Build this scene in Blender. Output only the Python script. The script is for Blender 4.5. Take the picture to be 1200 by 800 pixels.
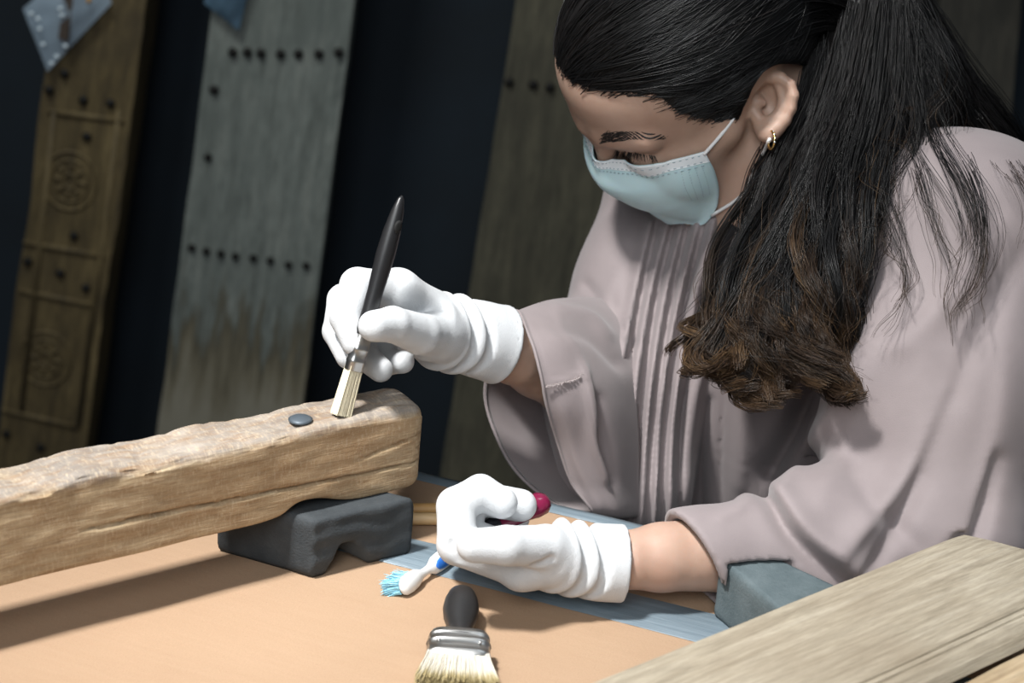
import bpy, bmesh, math, random
import numpy as np
from mathutils import Vector, Matrix, noise as mnoise
random.seed(7); rng = np.random.default_rng(7)
for o in list(bpy.data.objects): bpy.data.objects.remove(o)
SC = bpy.context.scene; COL = SC.collection

# ---------------------------------------------------------------- camera
TZ = 0.95                                   # height of the work surface
FPX = 2000.0
PITCH, ROLL, CH = math.radians(22), math.radians(5), 0.55
_r0 = np.array([1, 0, 0.]); CB = np.array([0, -math.cos(PITCH), math.sin(PITCH)]); _u0 = np.array([0, math.sin(PITCH), math.cos(PITCH)])
CR = _r0*math.cos(ROLL) + _u0*math.sin(ROLL); CU = -_r0*math.sin(ROLL) + _u0*math.cos(ROLL)
CAM = np.array([0, 0, TZ + CH])
def ray(x, y): return (x-600)/FPX*CR + (400-y)/FPX*CU - CB
def P(x, y, d): return CAM + ray(x, y)*d
def T(x, y, z=0.0):
    v = ray(x, y); return CAM + v*((TZ + z - CAM[2])/v[2])
def onY(x, y, Y):
    v = ray(x, y); return CAM + v*((Y - CAM[1])/v[1])
cam = bpy.data.cameras.new('camera'); camo = bpy.data.objects.new('camera', cam); COL.objects.link(camo)
cam.lens = 36*FPX/1200; cam.sensor_width = 36; cam.clip_start = 0.02
m = Matrix(((CR[0], CU[0], CB[0], CAM[0]), (CR[1], CU[1], CB[1], CAM[1]), (CR[2], CU[2], CB[2], CAM[2]), (0, 0, 0, 1)))
camo.matrix_world = m; SC.camera = camo
cam.dof.use_dof = True; cam.dof.focus_distance = 1.10; cam.dof.aperture_fstop = 8.0

# ---------------------------------------------------------------- world, lights, exposure
W = bpy.data.worlds.new('world'); SC.world = W; W.use_nodes = True
W.node_tree.nodes['Background'].inputs[0].default_value = (0.80, 0.9, 1.0, 1); W.node_tree.nodes['Background'].inputs[1].default_value = 0.14
def area(name, loc, target, size, power, col, sy=None, spread=180):
    l = bpy.data.lights.new(name, 'AREA'); l.energy = power; l.size = size; l.color = col; l.spread = math.radians(spread)
    if sy: l.shape = 'RECTANGLE'; l.size_y = sy
    o = bpy.data.objects.new(name, l); COL.objects.link(o); o.location = loc
    o.rotation_euler = (Vector(target)-Vector(loc)).to_track_quat('-Z', 'Y').to_euler()
    return o
area('ceiling_key_light', (-0.70, 0.45, 2.9), (-0.10, 0.93, TZ), 0.20, 7.8, (1.0, 0.99, 0.97), spread=48)
area('ceiling_fill_light', (-0.25, -0.65, 2.35), (0.1, 1.1, TZ+.1), 1.2, 7.4, (0.93, 0.97, 1.0), spread=80)
area('ceiling_rear_light', (0.7, 1.75, 2.9), (0.2, 1.1, TZ), 0.6, 1.6, (0.85, 0.93, 1.0), spread=90)
area('added_board_light', (-0.9, 1.5, 3.0), (-0.45, 2.62, 0.85), 0.5, 5.5, (0.95, 1.0, 0.97), spread=70)  # added lamp that brightens the boards; no such fixture is known
VS = SC.view_settings
VS.view_transform = 'Standard'; VS.look = 'None'; VS.gamma = 1; VS.use_curve_mapping = False; VS.exposure = -0.22

# ---------------------------------------------------------------- helpers
def mat(name, col, rough=0.6, **kw):
    m = bpy.data.materials.new(name); m.use_nodes = True
    b = m.node_tree.nodes['Principled BSDF']
    b.inputs['Base Color'].default_value = (*col, 1); b.inputs['Roughness'].default_value = rough
    for k, v in kw.items(): b.inputs[k.replace('_', ' ')].default_value = v
    return m
class NT:
    def __init__(s, m): s.t = m.node_tree; s.b = s.t.nodes['Principled BSDF']
    def n(s, typ, **kw):
        nd = s.t.nodes.new(typ)
        for k, v in kw.items():
            if hasattr(nd, k) and not k.startswith('i_'): setattr(nd, k, v)
            else:
                k = k[2:]; nd.inputs[int(k) if k.isdigit() else k].default_value = v
        return nd
    def l(s, a, b): s.t.links.new(a, b)
    def coord(s, kind='Object', scale=(1, 1, 1), rot=(0, 0, 0)):
        c = s.n('ShaderNodeTexCoord'); mp = s.n('ShaderNodeMapping'); s.l(c.outputs[kind], mp.inputs[0])
        mp.inputs['Scale'].default_value = scale; mp.inputs['Rotation'].default_value = rot
        return mp.outputs[0]
    def noise(s, vec, scale, detail=5, rough=.6, dist=0):
        n = s.n('ShaderNodeTexNoise'); n.inputs['Scale'].default_value = scale; n.inputs['Detail'].default_value = detail
        n.inputs['Roughness'].default_value = rough; n.inputs['Distortion'].default_value = dist; s.l(vec, n.inputs['Vector']); return n.outputs['Fac']
    def ramp(s, fac, stops):
        r = s.n('ShaderNodeValToRGB'); e = r.color_ramp.elements
        while len(e) < len(stops): e.new(0.5)
        for q, (p, c) in zip(e, stops): q.position = p; q.color = (*c, 1)
        s.l(fac, r.inputs[0]); return r.outputs[0]
    def mix(s, fac, a, b, mode='MIX'):
        x = s.n('ShaderNodeMix', data_type='RGBA', blend_type=mode)
        if isinstance(fac, (int, float)): x.inputs[0].default_value = fac
        else: s.l(fac, x.inputs[0])
        for i, v in ((6, a), (7, b)):
            if isinstance(v, tuple): x.inputs[i].default_value = (*v, 1)
            else: s.l(v, x.inputs[i])
        return x.outputs[2]
    def bump(s, fac, strength, dist=0.001):
        b = s.n('ShaderNodeBump'); b.inputs['Strength'].default_value = strength; b.inputs['Distance'].default_value = dist
        s.l(fac, b.inputs['Height']); s.l(b.outputs[0], s.b.inputs['Normal'])
    def color(s, c): s.l(c, s.b.inputs['Base Color'])
def wood(name, c0, c1, c2, stretch=(1.5, 14, 14), scale=9, rough=.75, bump=.35, stain=None):
    m = mat(name, c1, rough); t = NT(m)
    v = t.coord('Object', stretch); n1 = t.noise(v, scale, 7, .62, .4); n2 = t.noise(t.coord('Object', (stretch[0]*2, stretch[1]*5, stretch[2]*5)), scale, 4, .7)
    base = t.ramp(n1, [(.25, c0), (.5, c1), (.75, c2)])
    fine = t.ramp(n2, [(.35, (.62, .6, .58)), (.62, (1.08, 1.06, 1.04))])
    c = t.mix(.55, base, fine, 'MULTIPLY')
    pt = t.noise(t.coord('Object', (1, 1, 1)), 7, 4, .6)
    c = t.mix(t.ramp(pt, [(.45, (0, 0, 0)), (.75, (.8, .8, .8))]), c, stain or c0)
    t.color(c); t.bump(n2, bump, .002)
    return m
def mesh(name, V, F, smooth=True):
    me = bpy.data.meshes.new(name); V = np.asarray(V, np.float32)
    if isinstance(F, np.ndarray) and F.ndim == 2:
        k = F.shape[1]; me.vertices.add(len(V)); me.vertices.foreach_set('co', V.ravel())
        me.loops.add(F.size); me.loops.foreach_set('vertex_index', F.astype(np.int32).ravel())
        me.polygons.add(len(F)); me.polygons.foreach_set('loop_start', np.arange(0, F.size, k, dtype=np.int32))
        me.update(calc_edges=True); me.validate()
    else:
        me.from_pydata(V.tolist(), [], [list(map(int, f)) for f in F]); me.update()
    if smooth: me.polygons.foreach_set('use_smooth', np.ones(len(me.polygons), bool))
    return me
def link(name, me, mt, parent=None, loc=None):
    """parent given: vertices are in world space, re-expressed about the parent"""
    o = bpy.data.objects.new(name, me); COL.objects.link(o)
    if mt: me.materials.append(mt)
    if parent is not None:
        o.parent = parent
    if loc is not None: o.location = loc
    return o
def obj(name, V, F, mt, parent=None, smooth=True, origin=None):
    V = np.asarray(V, float)
    if parent is not None:
        R = np.array(parent.matrix_world if not parent.parent else parent.parent.matrix_world @ parent.matrix_basis)
        Ri = np.linalg.inv(R); V = V @ Ri[:3, :3].T + Ri[:3, 3]
        return link(name, mesh(name, V, F, smooth), mt, parent)
    if origin is None: origin = (V.min(0)+V.max(0))/2; origin[2] = V[:, 2].min()
    return link(name, mesh(name, V-np.asarray(origin), F, smooth), mt, None, tuple(origin))
def tag(o, label=None, cat=None, group=None, kind=None):
    for k, v in (('label', label), ('category', cat), ('group', group), ('kind', kind)):
        if v: o[k] = v
    return o
def root(name, loc, label, cat, group=None, M=None):
    o = bpy.data.objects.new(name, None); COL.objects.link(o); o.empty_display_size = .02
    if M is not None: o.matrix_world = M
    else: o.matrix_world = Matrix.Translation(Vector([float(v) for v in loc]))
    o.matrix_basis = o.matrix_world
    return tag(o, label, cat, group)
def frame(loc, xd, zd=(0, 0, 1)):
    x = Vector([float(v) for v in xd]).normalized(); z = Vector([float(v) for v in zd]); z = (z - x*z.dot(x)).normalized(); y = z.cross(x)
    return Matrix(((x[0], y[0], z[0], loc[0]), (x[1], y[1], z[1], loc[1]), (x[2], y[2], z[2], loc[2]), (0, 0, 0, 1)))
def xf(M, V):
    A = np.array(M); return np.asarray(V, float) @ A[:3, :3].T + A[:3, 3]
def boxm(lo, hi, bev=0.0, seg=2, jit=0.0):
    bm = bmesh.new(); bmesh.ops.create_cube(bm, size=1)
    for v in bm.verts:
        v.co = Vector([lo[i] + (hi[i]-lo[i])*(v.co[i]+.5) for i in range(3)])
    if bev: bmesh.ops.bevel(bm, geom=bm.edges[:], offset=bev, segments=seg, affect='EDGES', profile=.6)
    V = np.array([v.co[:] for v in bm.verts]); F = [[v.index for v in f.verts] for f in bm.faces]; bm.free(); return V, F
def prism(poly, z0, z1, bev=0.0, seg=2):
    bm = bmesh.new(); vs = [bm.verts.new((p[0], p[1], z0)) for p in poly]; f = bm.faces.new(vs)
    r = bmesh.ops.extrude_face_region(bm, geom=[f])
    for g in r['geom']:
        if isinstance(g, bmesh.types.BMVert): g.co.z = z1
    bmesh.ops.recalc_face_normals(bm, faces=bm.faces)
    if bev: bmesh.ops.bevel(bm, geom=bm.edges[:], offset=bev, segments=seg, affect='EDGES', profile=.6)
    bm.verts.index_update()
    V = np.array([v.co[:] for v in bm.verts]); F = [[v.index for v in f.verts] for f in bm.faces]; bm.free(); return V, F
def lathe(prof, n=24, sx=1.0, sy=1.0):
    """profile [(x along axis, radius)] turned about the x axis"""
    V = []; F = []
    for x, r in prof:
        for k in range(n):
            a = 2*math.pi*k/n; V.append((x, r*math.cos(a)*sy, r*math.sin(a)*sx))
    for i in range(len(prof)-1):
        for k in range(n):
            a, b = i*n+k, i*n+(k+1) % n; F.append((a, b, b+n, a+n))
    F.append(tuple(range(n))[::-1]); F.append(tuple(range((len(prof)-1)*n, len(prof)*n))); return np.array(V), F
def spline(pts, n):
    """Catmull-Rom through the rows of pts"""
    p = np.asarray(pts, float); p = np.vstack([2*p[0]-p[1], p, 2*p[-1]-p[-2]]); m = len(p)-3
    t = np.linspace(0, m, n); i = np.minimum(t.astype(int), m-1); u = (t-i)[:, None]
    a, b, c, d = p[i], p[i+1], p[i+2], p[i+3]
    return .5*((2*b)+(c-a)*u+(2*a-5*b+4*c-d)*u*u+(-a+3*b-3*c+d)*u**3)
def tube(path, r, n=8, cap=True):
    path = np.asarray(path, float); m = len(path); r = np.broadcast_to(r, m)
    t = np.gradient(path, axis=0); t /= np.linalg.norm(t, axis=1)[:, None]+1e-12
    up = np.array([.13, .21, .97]); s = np.cross(t, up); s /= np.linalg.norm(s, axis=1)[:, None]; q = np.cross(s, t)
    a = np.arange(n)/n*2*np.pi
    V = (path[:, None]+r[:, None, None]*(np.cos(a)[None, :, None]*s[:, None]+np.sin(a)[None, :, None]*q[:, None])).reshape(-1, 3)
    F = []
    for i in range(m-1):
        for k in range(n): F.append((i*n+k, i*n+(k+1) % n, (i+1)*n+(k+1) % n, (i+1)*n+k))
    if cap: F.append(tuple(range(n))[::-1]); F.append(tuple(range((m-1)*n, m*n)))
    return V, F
def join(*parts):
    V = []; F = []; o = 0
    for v, f in parts:
        V.append(np.asarray(v, float)); F += [tuple(int(i)+o for i in q) for q in f]; o += len(v)
    return np.vstack(V), F
def strands(paths, r0, r1, seed=0, sides=3):
    """paths (N,m,3) -> one mesh of thin tapered tubes, attribute 'hair' = (t, random)"""
    A = np.asarray(paths, np.float32); N, m, _ = A.shape
    t = np.gradient(A, axis=1); t /= np.linalg.norm(t, axis=2, keepdims=True)+1e-9
    up = np.array([.31, .17, .93], np.float32); s = np.cross(t, up); s /= np.linalg.norm(s, axis=2, keepdims=True)+1e-9; q = np.cross(s, t)
    tt = np.linspace(0, 1, m, dtype=np.float32); r = (np.asarray(r0)+(np.asarray(r1)-np.asarray(r0))*tt**2)
    ph = np.arange(sides)/sides*2*np.pi
    V = A[:, :, None]+r[None, :, None, None]*(np.cos(ph)[None, None, :, None]*s[:, :, None]+np.sin(ph)[None, None, :, None]*q[:, :, None])
    idx = np.arange(N*m*sides).reshape(N, m, sides)
    a = idx[:, :-1, :]; b = np.roll(a, -1, 2); c = np.roll(idx[:, 1:, :], -1, 2); d = idx[:, 1:, :]
    F = np.stack([a, b, c, d], -1).reshape(-1, 4)
    rn = np.random.default_rng(seed).random(N).astype(np.float32)
    at = np.zeros((N, m, sides, 4), np.float32); at[..., 0] = tt[None, :, None]; at[..., 1] = rn[:, None, None]; at[..., 3] = 1
    return V.reshape(-1, 3), F, at.reshape(-1, 4)
def strand_obj(name, paths, r0, r1, mt, parent, seed=0):
    V, F, at = strands(paths, r0, r1, seed); o = obj(name, V, F, mt, parent)
    a = o.data.color_attributes.new('hair', 'FLOAT_COLOR', 'POINT'); a.data.foreach_set('color', at.ravel()); return o

# ---- signed-distance sculpting: smooth unions on a grid, surface nets out of it
class Vol:
    def __init__(s, ax, ay, az):
        s.ax = [np.asarray(a, np.float32) for a in (ax, ay, az)]; s.D = np.full([len(a) for a in s.ax], .2, np.float32)
    def _reg(s, lo, hi, mg):
        sl = []
        for i in range(3):
            a = max(0, int(np.searchsorted(s.ax[i], lo[i]-mg))-1); b = min(len(s.ax[i]), int(np.searchsorted(s.ax[i], hi[i]+mg))+1)
            sl.append(slice(a, b))
        g = np.meshgrid(*[s.ax[i][sl[i]] for i in range(3)], indexing='ij', sparse=True)
        return tuple(sl), g
    def apply(s, lo, hi, f, k=.005, mode='u', mg=.03):
        lo, hi = np.asarray(lo, float), np.asarray(hi, float); sl, g = s._reg(lo, hi, mg+k)
        if any(x.stop <= x.start for x in sl): return
        b = f(*g).astype(np.float32); a = s.D[sl]
        if mode == 'u':
            h = np.clip(.5+.5*(b-a)/k, 0, 1); s.D[sl] = b*(1-h)+a*h-k*h*(1-h)
        else:
            b = -b; h = np.clip(.5-.5*(b-a)/k, 0, 1); s.D[sl] = b*(1-h)+a*h+k*h*(1-h)
    def cone(s, a, b, ra, rb, k=.005, mode='u', flat=None, mg=.03):
        a = np.asarray(a, float); b = np.asarray(b, float); ba = b-a; L = max(float(ba @ ba), 1e-12); R = max(ra, rb)
        def f(X, Y, Z):
            x, y, z = X-a[0], Y-a[1], Z-a[2]
            t = np.clip((x*ba[0]+y*ba[1]+z*ba[2])/L, 0, 1)
            x = x-t*ba[0]; y = y-t*ba[1]; z = z-t*ba[2]
            if flat is not None:
                n, sc = flat; q = (x*n[0]+y*n[1]+z*n[2])*(1/sc-1); x = x+q*n[0]; y = y+q*n[1]; z = z+q*n[2]
            return np.sqrt(x*x+y*y+z*z)-(ra+(rb-ra)*t)
        e = R*(1 if flat is None else max(1, flat[1]))
        s.apply(np.minimum(a, b)-e, np.maximum(a, b)+e, f, k, mode, mg)
    def chain(s, pts, k=.005, mode='u', flat=None):
        for p, q in zip(pts[:-1], pts[1:]): s.cone(p[:3], q[:3], p[3], q[3], k, mode, flat)
    def ell(s, c, r, R=np.eye(3), k=.005, mode='u', mg=.03):
        c = np.asarray(c, float); r = np.asarray(r, float); e = np.sqrt(((np.asarray(R)*r[None])**2).sum(1))
        def f(X, Y, Z):
            x, y, z = X-c[0], Y-c[1], Z-c[2]
            u = [(x*R[0][i]+y*R[1][i]+z*R[2][i])/r[i] for i in range(3)]
            k0 = np.sqrt(u[0]**2+u[1]**2+u[2]**2); k1 = np.sqrt((u[0]/r[0])**2+(u[1]/r[1])**2+(u[2]/r[2])**2)+1e-9
            return k0*(k0-1)/k1
        s.apply(c-e, c+e, f, k, mode, mg)
    def sample(s, p):
        p = np.asarray(p, float).reshape(-1, 3); ii = []; ff = []; ok = np.ones(len(p), bool)
        for i in range(3):
            a = s.ax[i]; j = np.clip(np.searchsorted(a, p[:, i])-1, 0, len(a)-2); ii.append(j); ff.append(np.clip((p[:, i]-a[j])/(a[j+1]-a[j]), 0, 1))
            ok &= (p[:, i] > a[0]) & (p[:, i] < a[-1])
        r = 0
        for dx in (0, 1):
            for dy in (0, 1):
                for dz in (0, 1):
                    w = (ff[0] if dx else 1-ff[0])*(ff[1] if dy else 1-ff[1])*(ff[2] if dz else 1-ff[2]); r = r+w*s.D[ii[0]+dx, ii[1]+dy, ii[2]+dz]
        return np.where(ok, r, .2)
    def hit(s, x, y, d0=.85, d1=1.8, default=None):
        ds = np.arange(d0, d1, .0015); v = s.sample(CAM+ray(x, y)[None]*ds[:, None]); j = np.nonzero(v < 0)[0]
        return float(ds[j[0]]) if len(j) else default
    def grad(s, p, e=.002):
        p = np.asarray(p, float).reshape(-1, 3); g = np.stack([s.sample(p+e*np.eye(3)[i])-s.sample(p-e*np.eye(3)[i]) for i in range(3)], 1)
        return g/(np.linalg.norm(g, axis=1)[:, None]+1e-9)
    def nets(s, smooth=0):
        D = s.D; S = D < 0; ax = s.ax; n = np.array(D.shape)
        c = np.zeros(n-1, np.uint8)
        for dx in (0, 1):
            for dy in (0, 1):
                for dz in (0, 1): c += S[dx:n[0]-1+dx, dy:n[1]-1+dy, dz:n[2]-1+dz]
        I = np.argwhere((c > 0) & (c < 8)); idm = np.full(n-1, -1, np.int32); idm[I[:, 0], I[:, 1], I[:, 2]] = np.arange(len(I))
        acc = np.zeros((len(I), 3)); cnt = np.zeros(len(I))
        cor = [(x, y, z) for x in (0, 1) for y in (0, 1) for z in (0, 1)]
        for a in cor:
            for d in range(3):
                if a[d]: continue
                b = list(a); b[d] = 1
                ia = I+np.array(a); ib = I+np.array(b); va = D[ia[:, 0], ia[:, 1], ia[:, 2]]; vb = D[ib[:, 0], ib[:, 1], ib[:, 2]]
                q = (va < 0) != (vb < 0); t = np.where(q, va/(va-vb+1e-20), 0)
                p = np.stack([ax[i][ia[:, i]] for i in range(3)], 1).astype(float); p[:, d] += t*(ax[d][ib[:, d]]-ax[d][ia[:, d]])
                acc += p*q[:, None]; cnt += q
        V = acc/cnt[:, None]; Fs = []
        for d in range(3):
            e, f = [(1, 2), (2, 0), (0, 1)][d]
            s0 = [slice(1, -1)]*3; s0[d] = slice(0, -1); s1 = [slice(1, -1)]*3; s1[d] = slice(1, None)
            A = S[tuple(s0)]; B = S[tuple(s1)]; E = np.argwhere(A != B); sg = A[E[:, 0], E[:, 1], E[:, 2]]
            base = E.copy(); base[:, e] += 1; base[:, f] += 1
            def cell(de, df):
                q = base.copy(); q[:, e] -= de; q[:, f] -= df; return idm[q[:, 0], q[:, 1], q[:, 2]]
            Q = np.stack([cell(1, 1), cell(0, 1), cell(0, 0), cell(1, 0)], 1); Q[~sg] = Q[~sg][:, ::-1]; Fs.append(Q)
        F = np.vstack(Fs); F = F[(F >= 0).all(1)]
        for _ in range(smooth):
            a = np.zeros_like(V); w = np.zeros(len(V))
            for i in range(4):
                p, q = F[:, i], F[:, (i+1) % 4]
                for j in range(3): a[:, j] += np.bincount(p, V[q, j], len(V))+np.bincount(q, V[p, j], len(V))
                w += np.bincount(p, minlength=len(V))+np.bincount(q, minlength=len(V))
            V = V*.5+.5*a/np.maximum(w, 1)[:, None]
        return V, F
def axis(lo, hi, h, fine=None):
    """grid coordinates, finer (lo, hi, h) inside the given span"""
    if fine is None: return np.arange(lo, hi+h, h)
    a, b, hf = fine; return np.unique(np.concatenate([np.arange(lo, a, h), np.arange(a, b, hf), np.arange(b, hi+h, h)]))

# ================================================================ the setting
def nz(p, s=1.0): return mnoise.noise(Vector((float(p[0])*s, float(p[1])*s, float(p[2])*s)))
M_wall = mat('backdrop_navy', (.0045, .0105, .019), .85); t = NT(M_wall); n_ = t.noise(t.coord('Object'), 3, 4); t.color(t.ramp(n_, [(.3, (.0022, .0055, .0095)), (.7, (.0050, .0125, .0215))])); t.bump(t.noise(t.coord('Object'), 400, 2), .2)
M_floor = mat('floor_grey', (.06, .06, .062), .5); t = NT(M_floor); t.color(t.ramp(t.noise(t.coord('Object'), 8, 6), [(.3, (.045, .045, .048)), (.7, (.075, .075, .078))]))
WY = 2.80
V, F = boxm((-7, WY, 0), (7, WY+.1, 4.2)); tag(obj('wall_back', V, F, M_wall, smooth=False), kind='structure')
V, F = boxm((-7, -4, -.1), (7, WY, 0)); tag(obj('floor', V, F, M_floor, smooth=False), kind='structure')

# ---- weathered boards leaning on the dark wall
M_b1 = wood('board_ochre', (.035, .024, .010), (.105, .075, .030), (.19, .14, .062), (9, 9, 1.2), 7, stain=(.05, .035, .016))
M_b2 = wood('board_greygreen', (.085, .095, .085), (.17, .19, .175), (.25, .265, .24), (9, 9, 1.0), 6, stain=(.10, .115, .105))
M_b3 = wood('board_brown', (.035, .032, .022), (.085, .078, .052), (.135, .122, .08), (9, 9, 1.0), 6, stain=(.045, .04, .028))
M_b4 = wood('board_dark', (.03, .028, .022), (.06, .055, .043), (.09, .08, .06), (9, 9, 1.0), 6)  # dark brown is the fourth board's own colour
M_iron = mat('old_iron', (.012, .011, .010), .55, Metallic=.6)
t = NT(M_b2)   # damp brown stain rising from below with a ragged upper edge
c = t.n('ShaderNodeTexCoord'); sp = t.n('ShaderNodeSeparateXYZ'); t.l(c.outputs['Object'], sp.inputs[0])
nn = t.noise(t.coord('Object', (14, 1, 1.6)), 3, 4, .6)
ma = t.n('ShaderNodeMath', operation='MULTIPLY_ADD'); t.l(nn, ma.inputs[0]); ma.inputs[1].default_value = -.55; t.l(sp.outputs[2], ma.inputs[2])
st = t.ramp(ma.outputs[0], [(.0, (1, 1, 1)), (.40, (1, 1, 1)), (.47, (0, 0, 0))])
col0 = t.b.inputs['Base Color'].links[0].from_socket
t.color(t.mix(st, col0, t.ramp(ma.outputs[0], [(.24, (.235, .215, .165)), (.34, (.16, .14, .095)), (.42, (.075, .064, .040))])))
def board(name, label, c_bl, c_br, c_tr, c_tl, Y, th, mt, side=0.0):
    """front face corners in px on the plane y=Y, thickness th to the back"""
    q = [onY(*c, Y) for c in (c_bl, c_br, c_tr, c_tl)]
    up = (q[3]+q[2]-q[0]-q[1]); up /= np.linalg.norm(up); xd = np.cross([0, 1., 0], up); xd /= np.linalg.norm(xd)
    foot = (q[0]+q[1])/2
    foot = foot - up*(foot[2]-.004)/up[2] if foot[2] > 0 else foot
    Mx = frame(foot, xd, up); Mi = np.linalg.inv(np.array(Mx)); loc = [Mi[:3, :3] @ p + Mi[:3, 3] for p in q]
    r = root(name, foot, label, 'board', 'weathered boards leaning on the wall', Mx)
    # extend lower edge to the floor
    def ext(a, b, z): return a+(b-a)*(z-a[2])/(b[2]-a[2])
    zl = loc[3][2]; nzs = 80; nx = 12; V = []; F = []
    for i in range(nzs+1):
        z = max(loc[2][2], zl)*i/nzs
        l = ext(loc[0], loc[3], z)[0]; rr = ext(loc[1], loc[2], z)[0]
        ring = [(l+(rr-l)*k/nx, 0.0) for k in range(nx+1)]+[(rr, th*.5), (rr, th), ((l+rr)/2, th), (l, th), (l, th*.5)]
        for x, y in ring:
            e = (1.0 if y == 0 and x not in (l, rr) else 3.0)
            V.append((x+.0016*e*nz((x*9, y*9, z*6+th*77)), y+.0012*e*nz((x*14+5, y*9, z*5)), z))
    m_ = nx+6
    for i in range(nzs):
        for k in range(m_): F.append((i*m_+k, i*m_+(k+1) % m_, (i+1)*m_+(k+1) % m_, (i+1)*m_+k))
    F.append(tuple(range(m_))[::-1]); F.append(tuple(range(nzs*m_, (nzs+1)*m_)))
    link('plank', mesh('plank', V, F, False), mt, r)
    return r, Mx, Mi
def stud_mesh(r):
    V, F = lathe([(0, r), (r*.25, r*1.0), (r*.55, r*.8), (r*.8, r*.45), (r*.86, r*.05)], 10); Q = V.copy(); Q[:, 0] = V[:, 1]; Q[:, 1] = -V[:, 0]; return mesh('stud', Q, F)
def stud(r, Mi, px, Y, me):
    p = onY(*px, Y); l = Mi[:3, :3] @ p + Mi[:3, 3]; o = link('stud', me, None, r, (l[0], -.001, l[2])); return o
YB = 2.62
r1, X1, I1 = board('carved_board', 'narrow ochre carved board with rosettes leaning on the dark wall', (-42, 800), (62, 800), (219.1, -330), (109.6, -330), YB, .09, M_b1)
sm = stud_mesh(.0068); sm.materials.append(M_iron); sm8 = stud_mesh(.0078); sm8.materials.append(M_iron)
for px in [(58, 105), (98, 117), (130, 121), (102, 160), (87, 276), (33, 306), (71, 320), (101, 337), (8, 508), (48, 524), (76, 86)]: stud(r1, I1, px, YB, sm8)
def ringrelief(r, Mi, px, R, Y, n=24, mtr=M_b1, petals=8):
    p = onY(*px, Y); l = Mi[:3, :3] @ p + Mi[:3, 3]; parts = []
    for rr, tr in ((R, .0032), (R*.72, .0026), (R*.25, .0035)):
        a = np.linspace(0, 2*np.pi, n+1); parts.append(tube(np.c_[l[0]+rr*np.cos(a), np.full(n+1, 0), l[2]+rr*1.15*np.sin(a)], tr, 5, False))
    for k in range(petals):
        a = 2*math.pi*k/petals; parts.append(tube([(l[0]+R*.25*math.cos(a), 0, l[2]+R*.29*math.sin(a)), (l[0]+R*.5*math.cos(a), 0, l[2]+R*.57*math.sin(a)), (l[0]+R*.7*math.cos(a), 0, l[2]+R*.8*math.sin(a))], [.002, .0045, .001], 5))
    V, F = join(*parts); link('carved_rosette', mesh('carved_rosette', V, F), mtr, r)
for px in [(82, 212), (53, 420), (25, 600)]: ringrelief(r1, I1, px, .043, YB)
def rail(r, Mi, a, b, Y, mt, th=.004, w=.005):
    p, q = [Mi[:3, :3] @ onY(*c, Y) + Mi[:3, 3] for c in (a, b)]; V, F = tube([(p[0], 0, p[2]), (q[0], 0, q[2])], w, 6); link('carved_border', mesh('carved_border', V, F), mt, r)
for a, b in [((64, 128), (26, 480)), ((28, 284), (122, 300)), ((22, 340), (112, 358)), ((56, 130), (146, 142)), ((2, 480), (92, 500)), ((140, 130), (92, 500))]: rail(r1, I1, a, b, YB, M_b1)
r2, X2, I2 = board('studded_board', 'wide grey-green board with two rows of round iron studs', (148, 800), (312, 800), (458.1, -330), (291.3, -330), YB, .045, M_b2)
for px in [(273, 61), (290, 61), (306, 62), (329, 63), (350, 63), (374, 63), (397, 61), (251, 105)]: stud(r2, I2, px, YB, sm8)
for px in [(225, 290), (242, 294), (259, 297), (276, 300), (297, 302), (317, 305), (338, 310), (359, 311), (244, 184)]: stud(r2, I2, px, YB, sm)
r3, X3, I3 = board('brown_board', 'dark brown weathered board behind the woman\'s raised gloved hand', (478, 800), (700, 800), (824, -330), (657.1, -330), YB, .05, M_b3)
for px in [(597, 96), (625, 99), (645, 102)]: stud(r3, I3, px, YB, sm8)
r4, X4, I4 = board('dark_board', 'dark board in shadow behind the woman\'s hair and shoulder', (1010, 800), (1120, 800), (1230.2, -330), (1140.9, -330), YB, .05, M_b4)
# the first plank's heavy dark side edge
p = [I1[:3, :3] @ onY(*c, YB) + I1[:3, 3] for c in ((62, 800), (176, -20))]

# ---- clear sample bags pinned to the boards
M_bag = mat('clear_bag', (.40, .50, .60), .12, Alpha=.5); M_bag2 = mat('blue_bag', (.10, .17, .24), .15, Alpha=.75)
def bag(name, label, px, Y, mt, rt=None):
    pts = [onY(*c, Y) for c in px]; c = sum(pts)/len(pts); n = 14; V = []; F = []
    for s in (0, 1):
        for i in range(n+1):
            for j in range(n+1):
                u, v = i/n, j/n; p = (pts[0]*(1-u)+pts[1]*u)*(1-v)+(pts[3]*(1-u)+pts[2]*u)*v
                e = 16*u*(1-u)*v*(1-v); dy = -.010-(.014*e*(1 if s else -.35))-.004*nz((u*5+s*9, v*5, 2))*min(1, e*4)
                V.append((p[0], p[1]+dy, p[2]))
    for s in (0, 1):
        o = s*(n+1)**2
        for i in range(n):
            for j in range(n): q = (o+i*(n+1)+j, o+(i+1)*(n+1)+j, o+(i+1)*(n+1)+j+1, o+i*(n+1)+j+1); F.append(q if s else q[::-1])
    r = root(name, (c[0], Y, min(p[2] for p in pts)), label, 'bag')
    obj('pouch', V, F, mt, r); return r
bg = bag('sample_bag', 'clear plastic sample bag holding a brown wood splinter, pinned to carved board', [(58, 82), (133, 2), (108, -60), (29, 9)], YB-.004, M_bag)
M_spl = wood('splinter', (.03, .02, .015), (.06, .042, .032), (.09, .065, .05), (20, 20, 3), 10)
a, b = onY(74, 47, YB-.024), onY(86, -40, YB-.024); Mx = frame(a, b-a, (0, -1, 0)); V, F = boxm((0, -.008, -.003), (.115, .008, .003), .002); obj('wood_splinter', xf(Mx, V), F, M_spl, bg, False)
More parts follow.
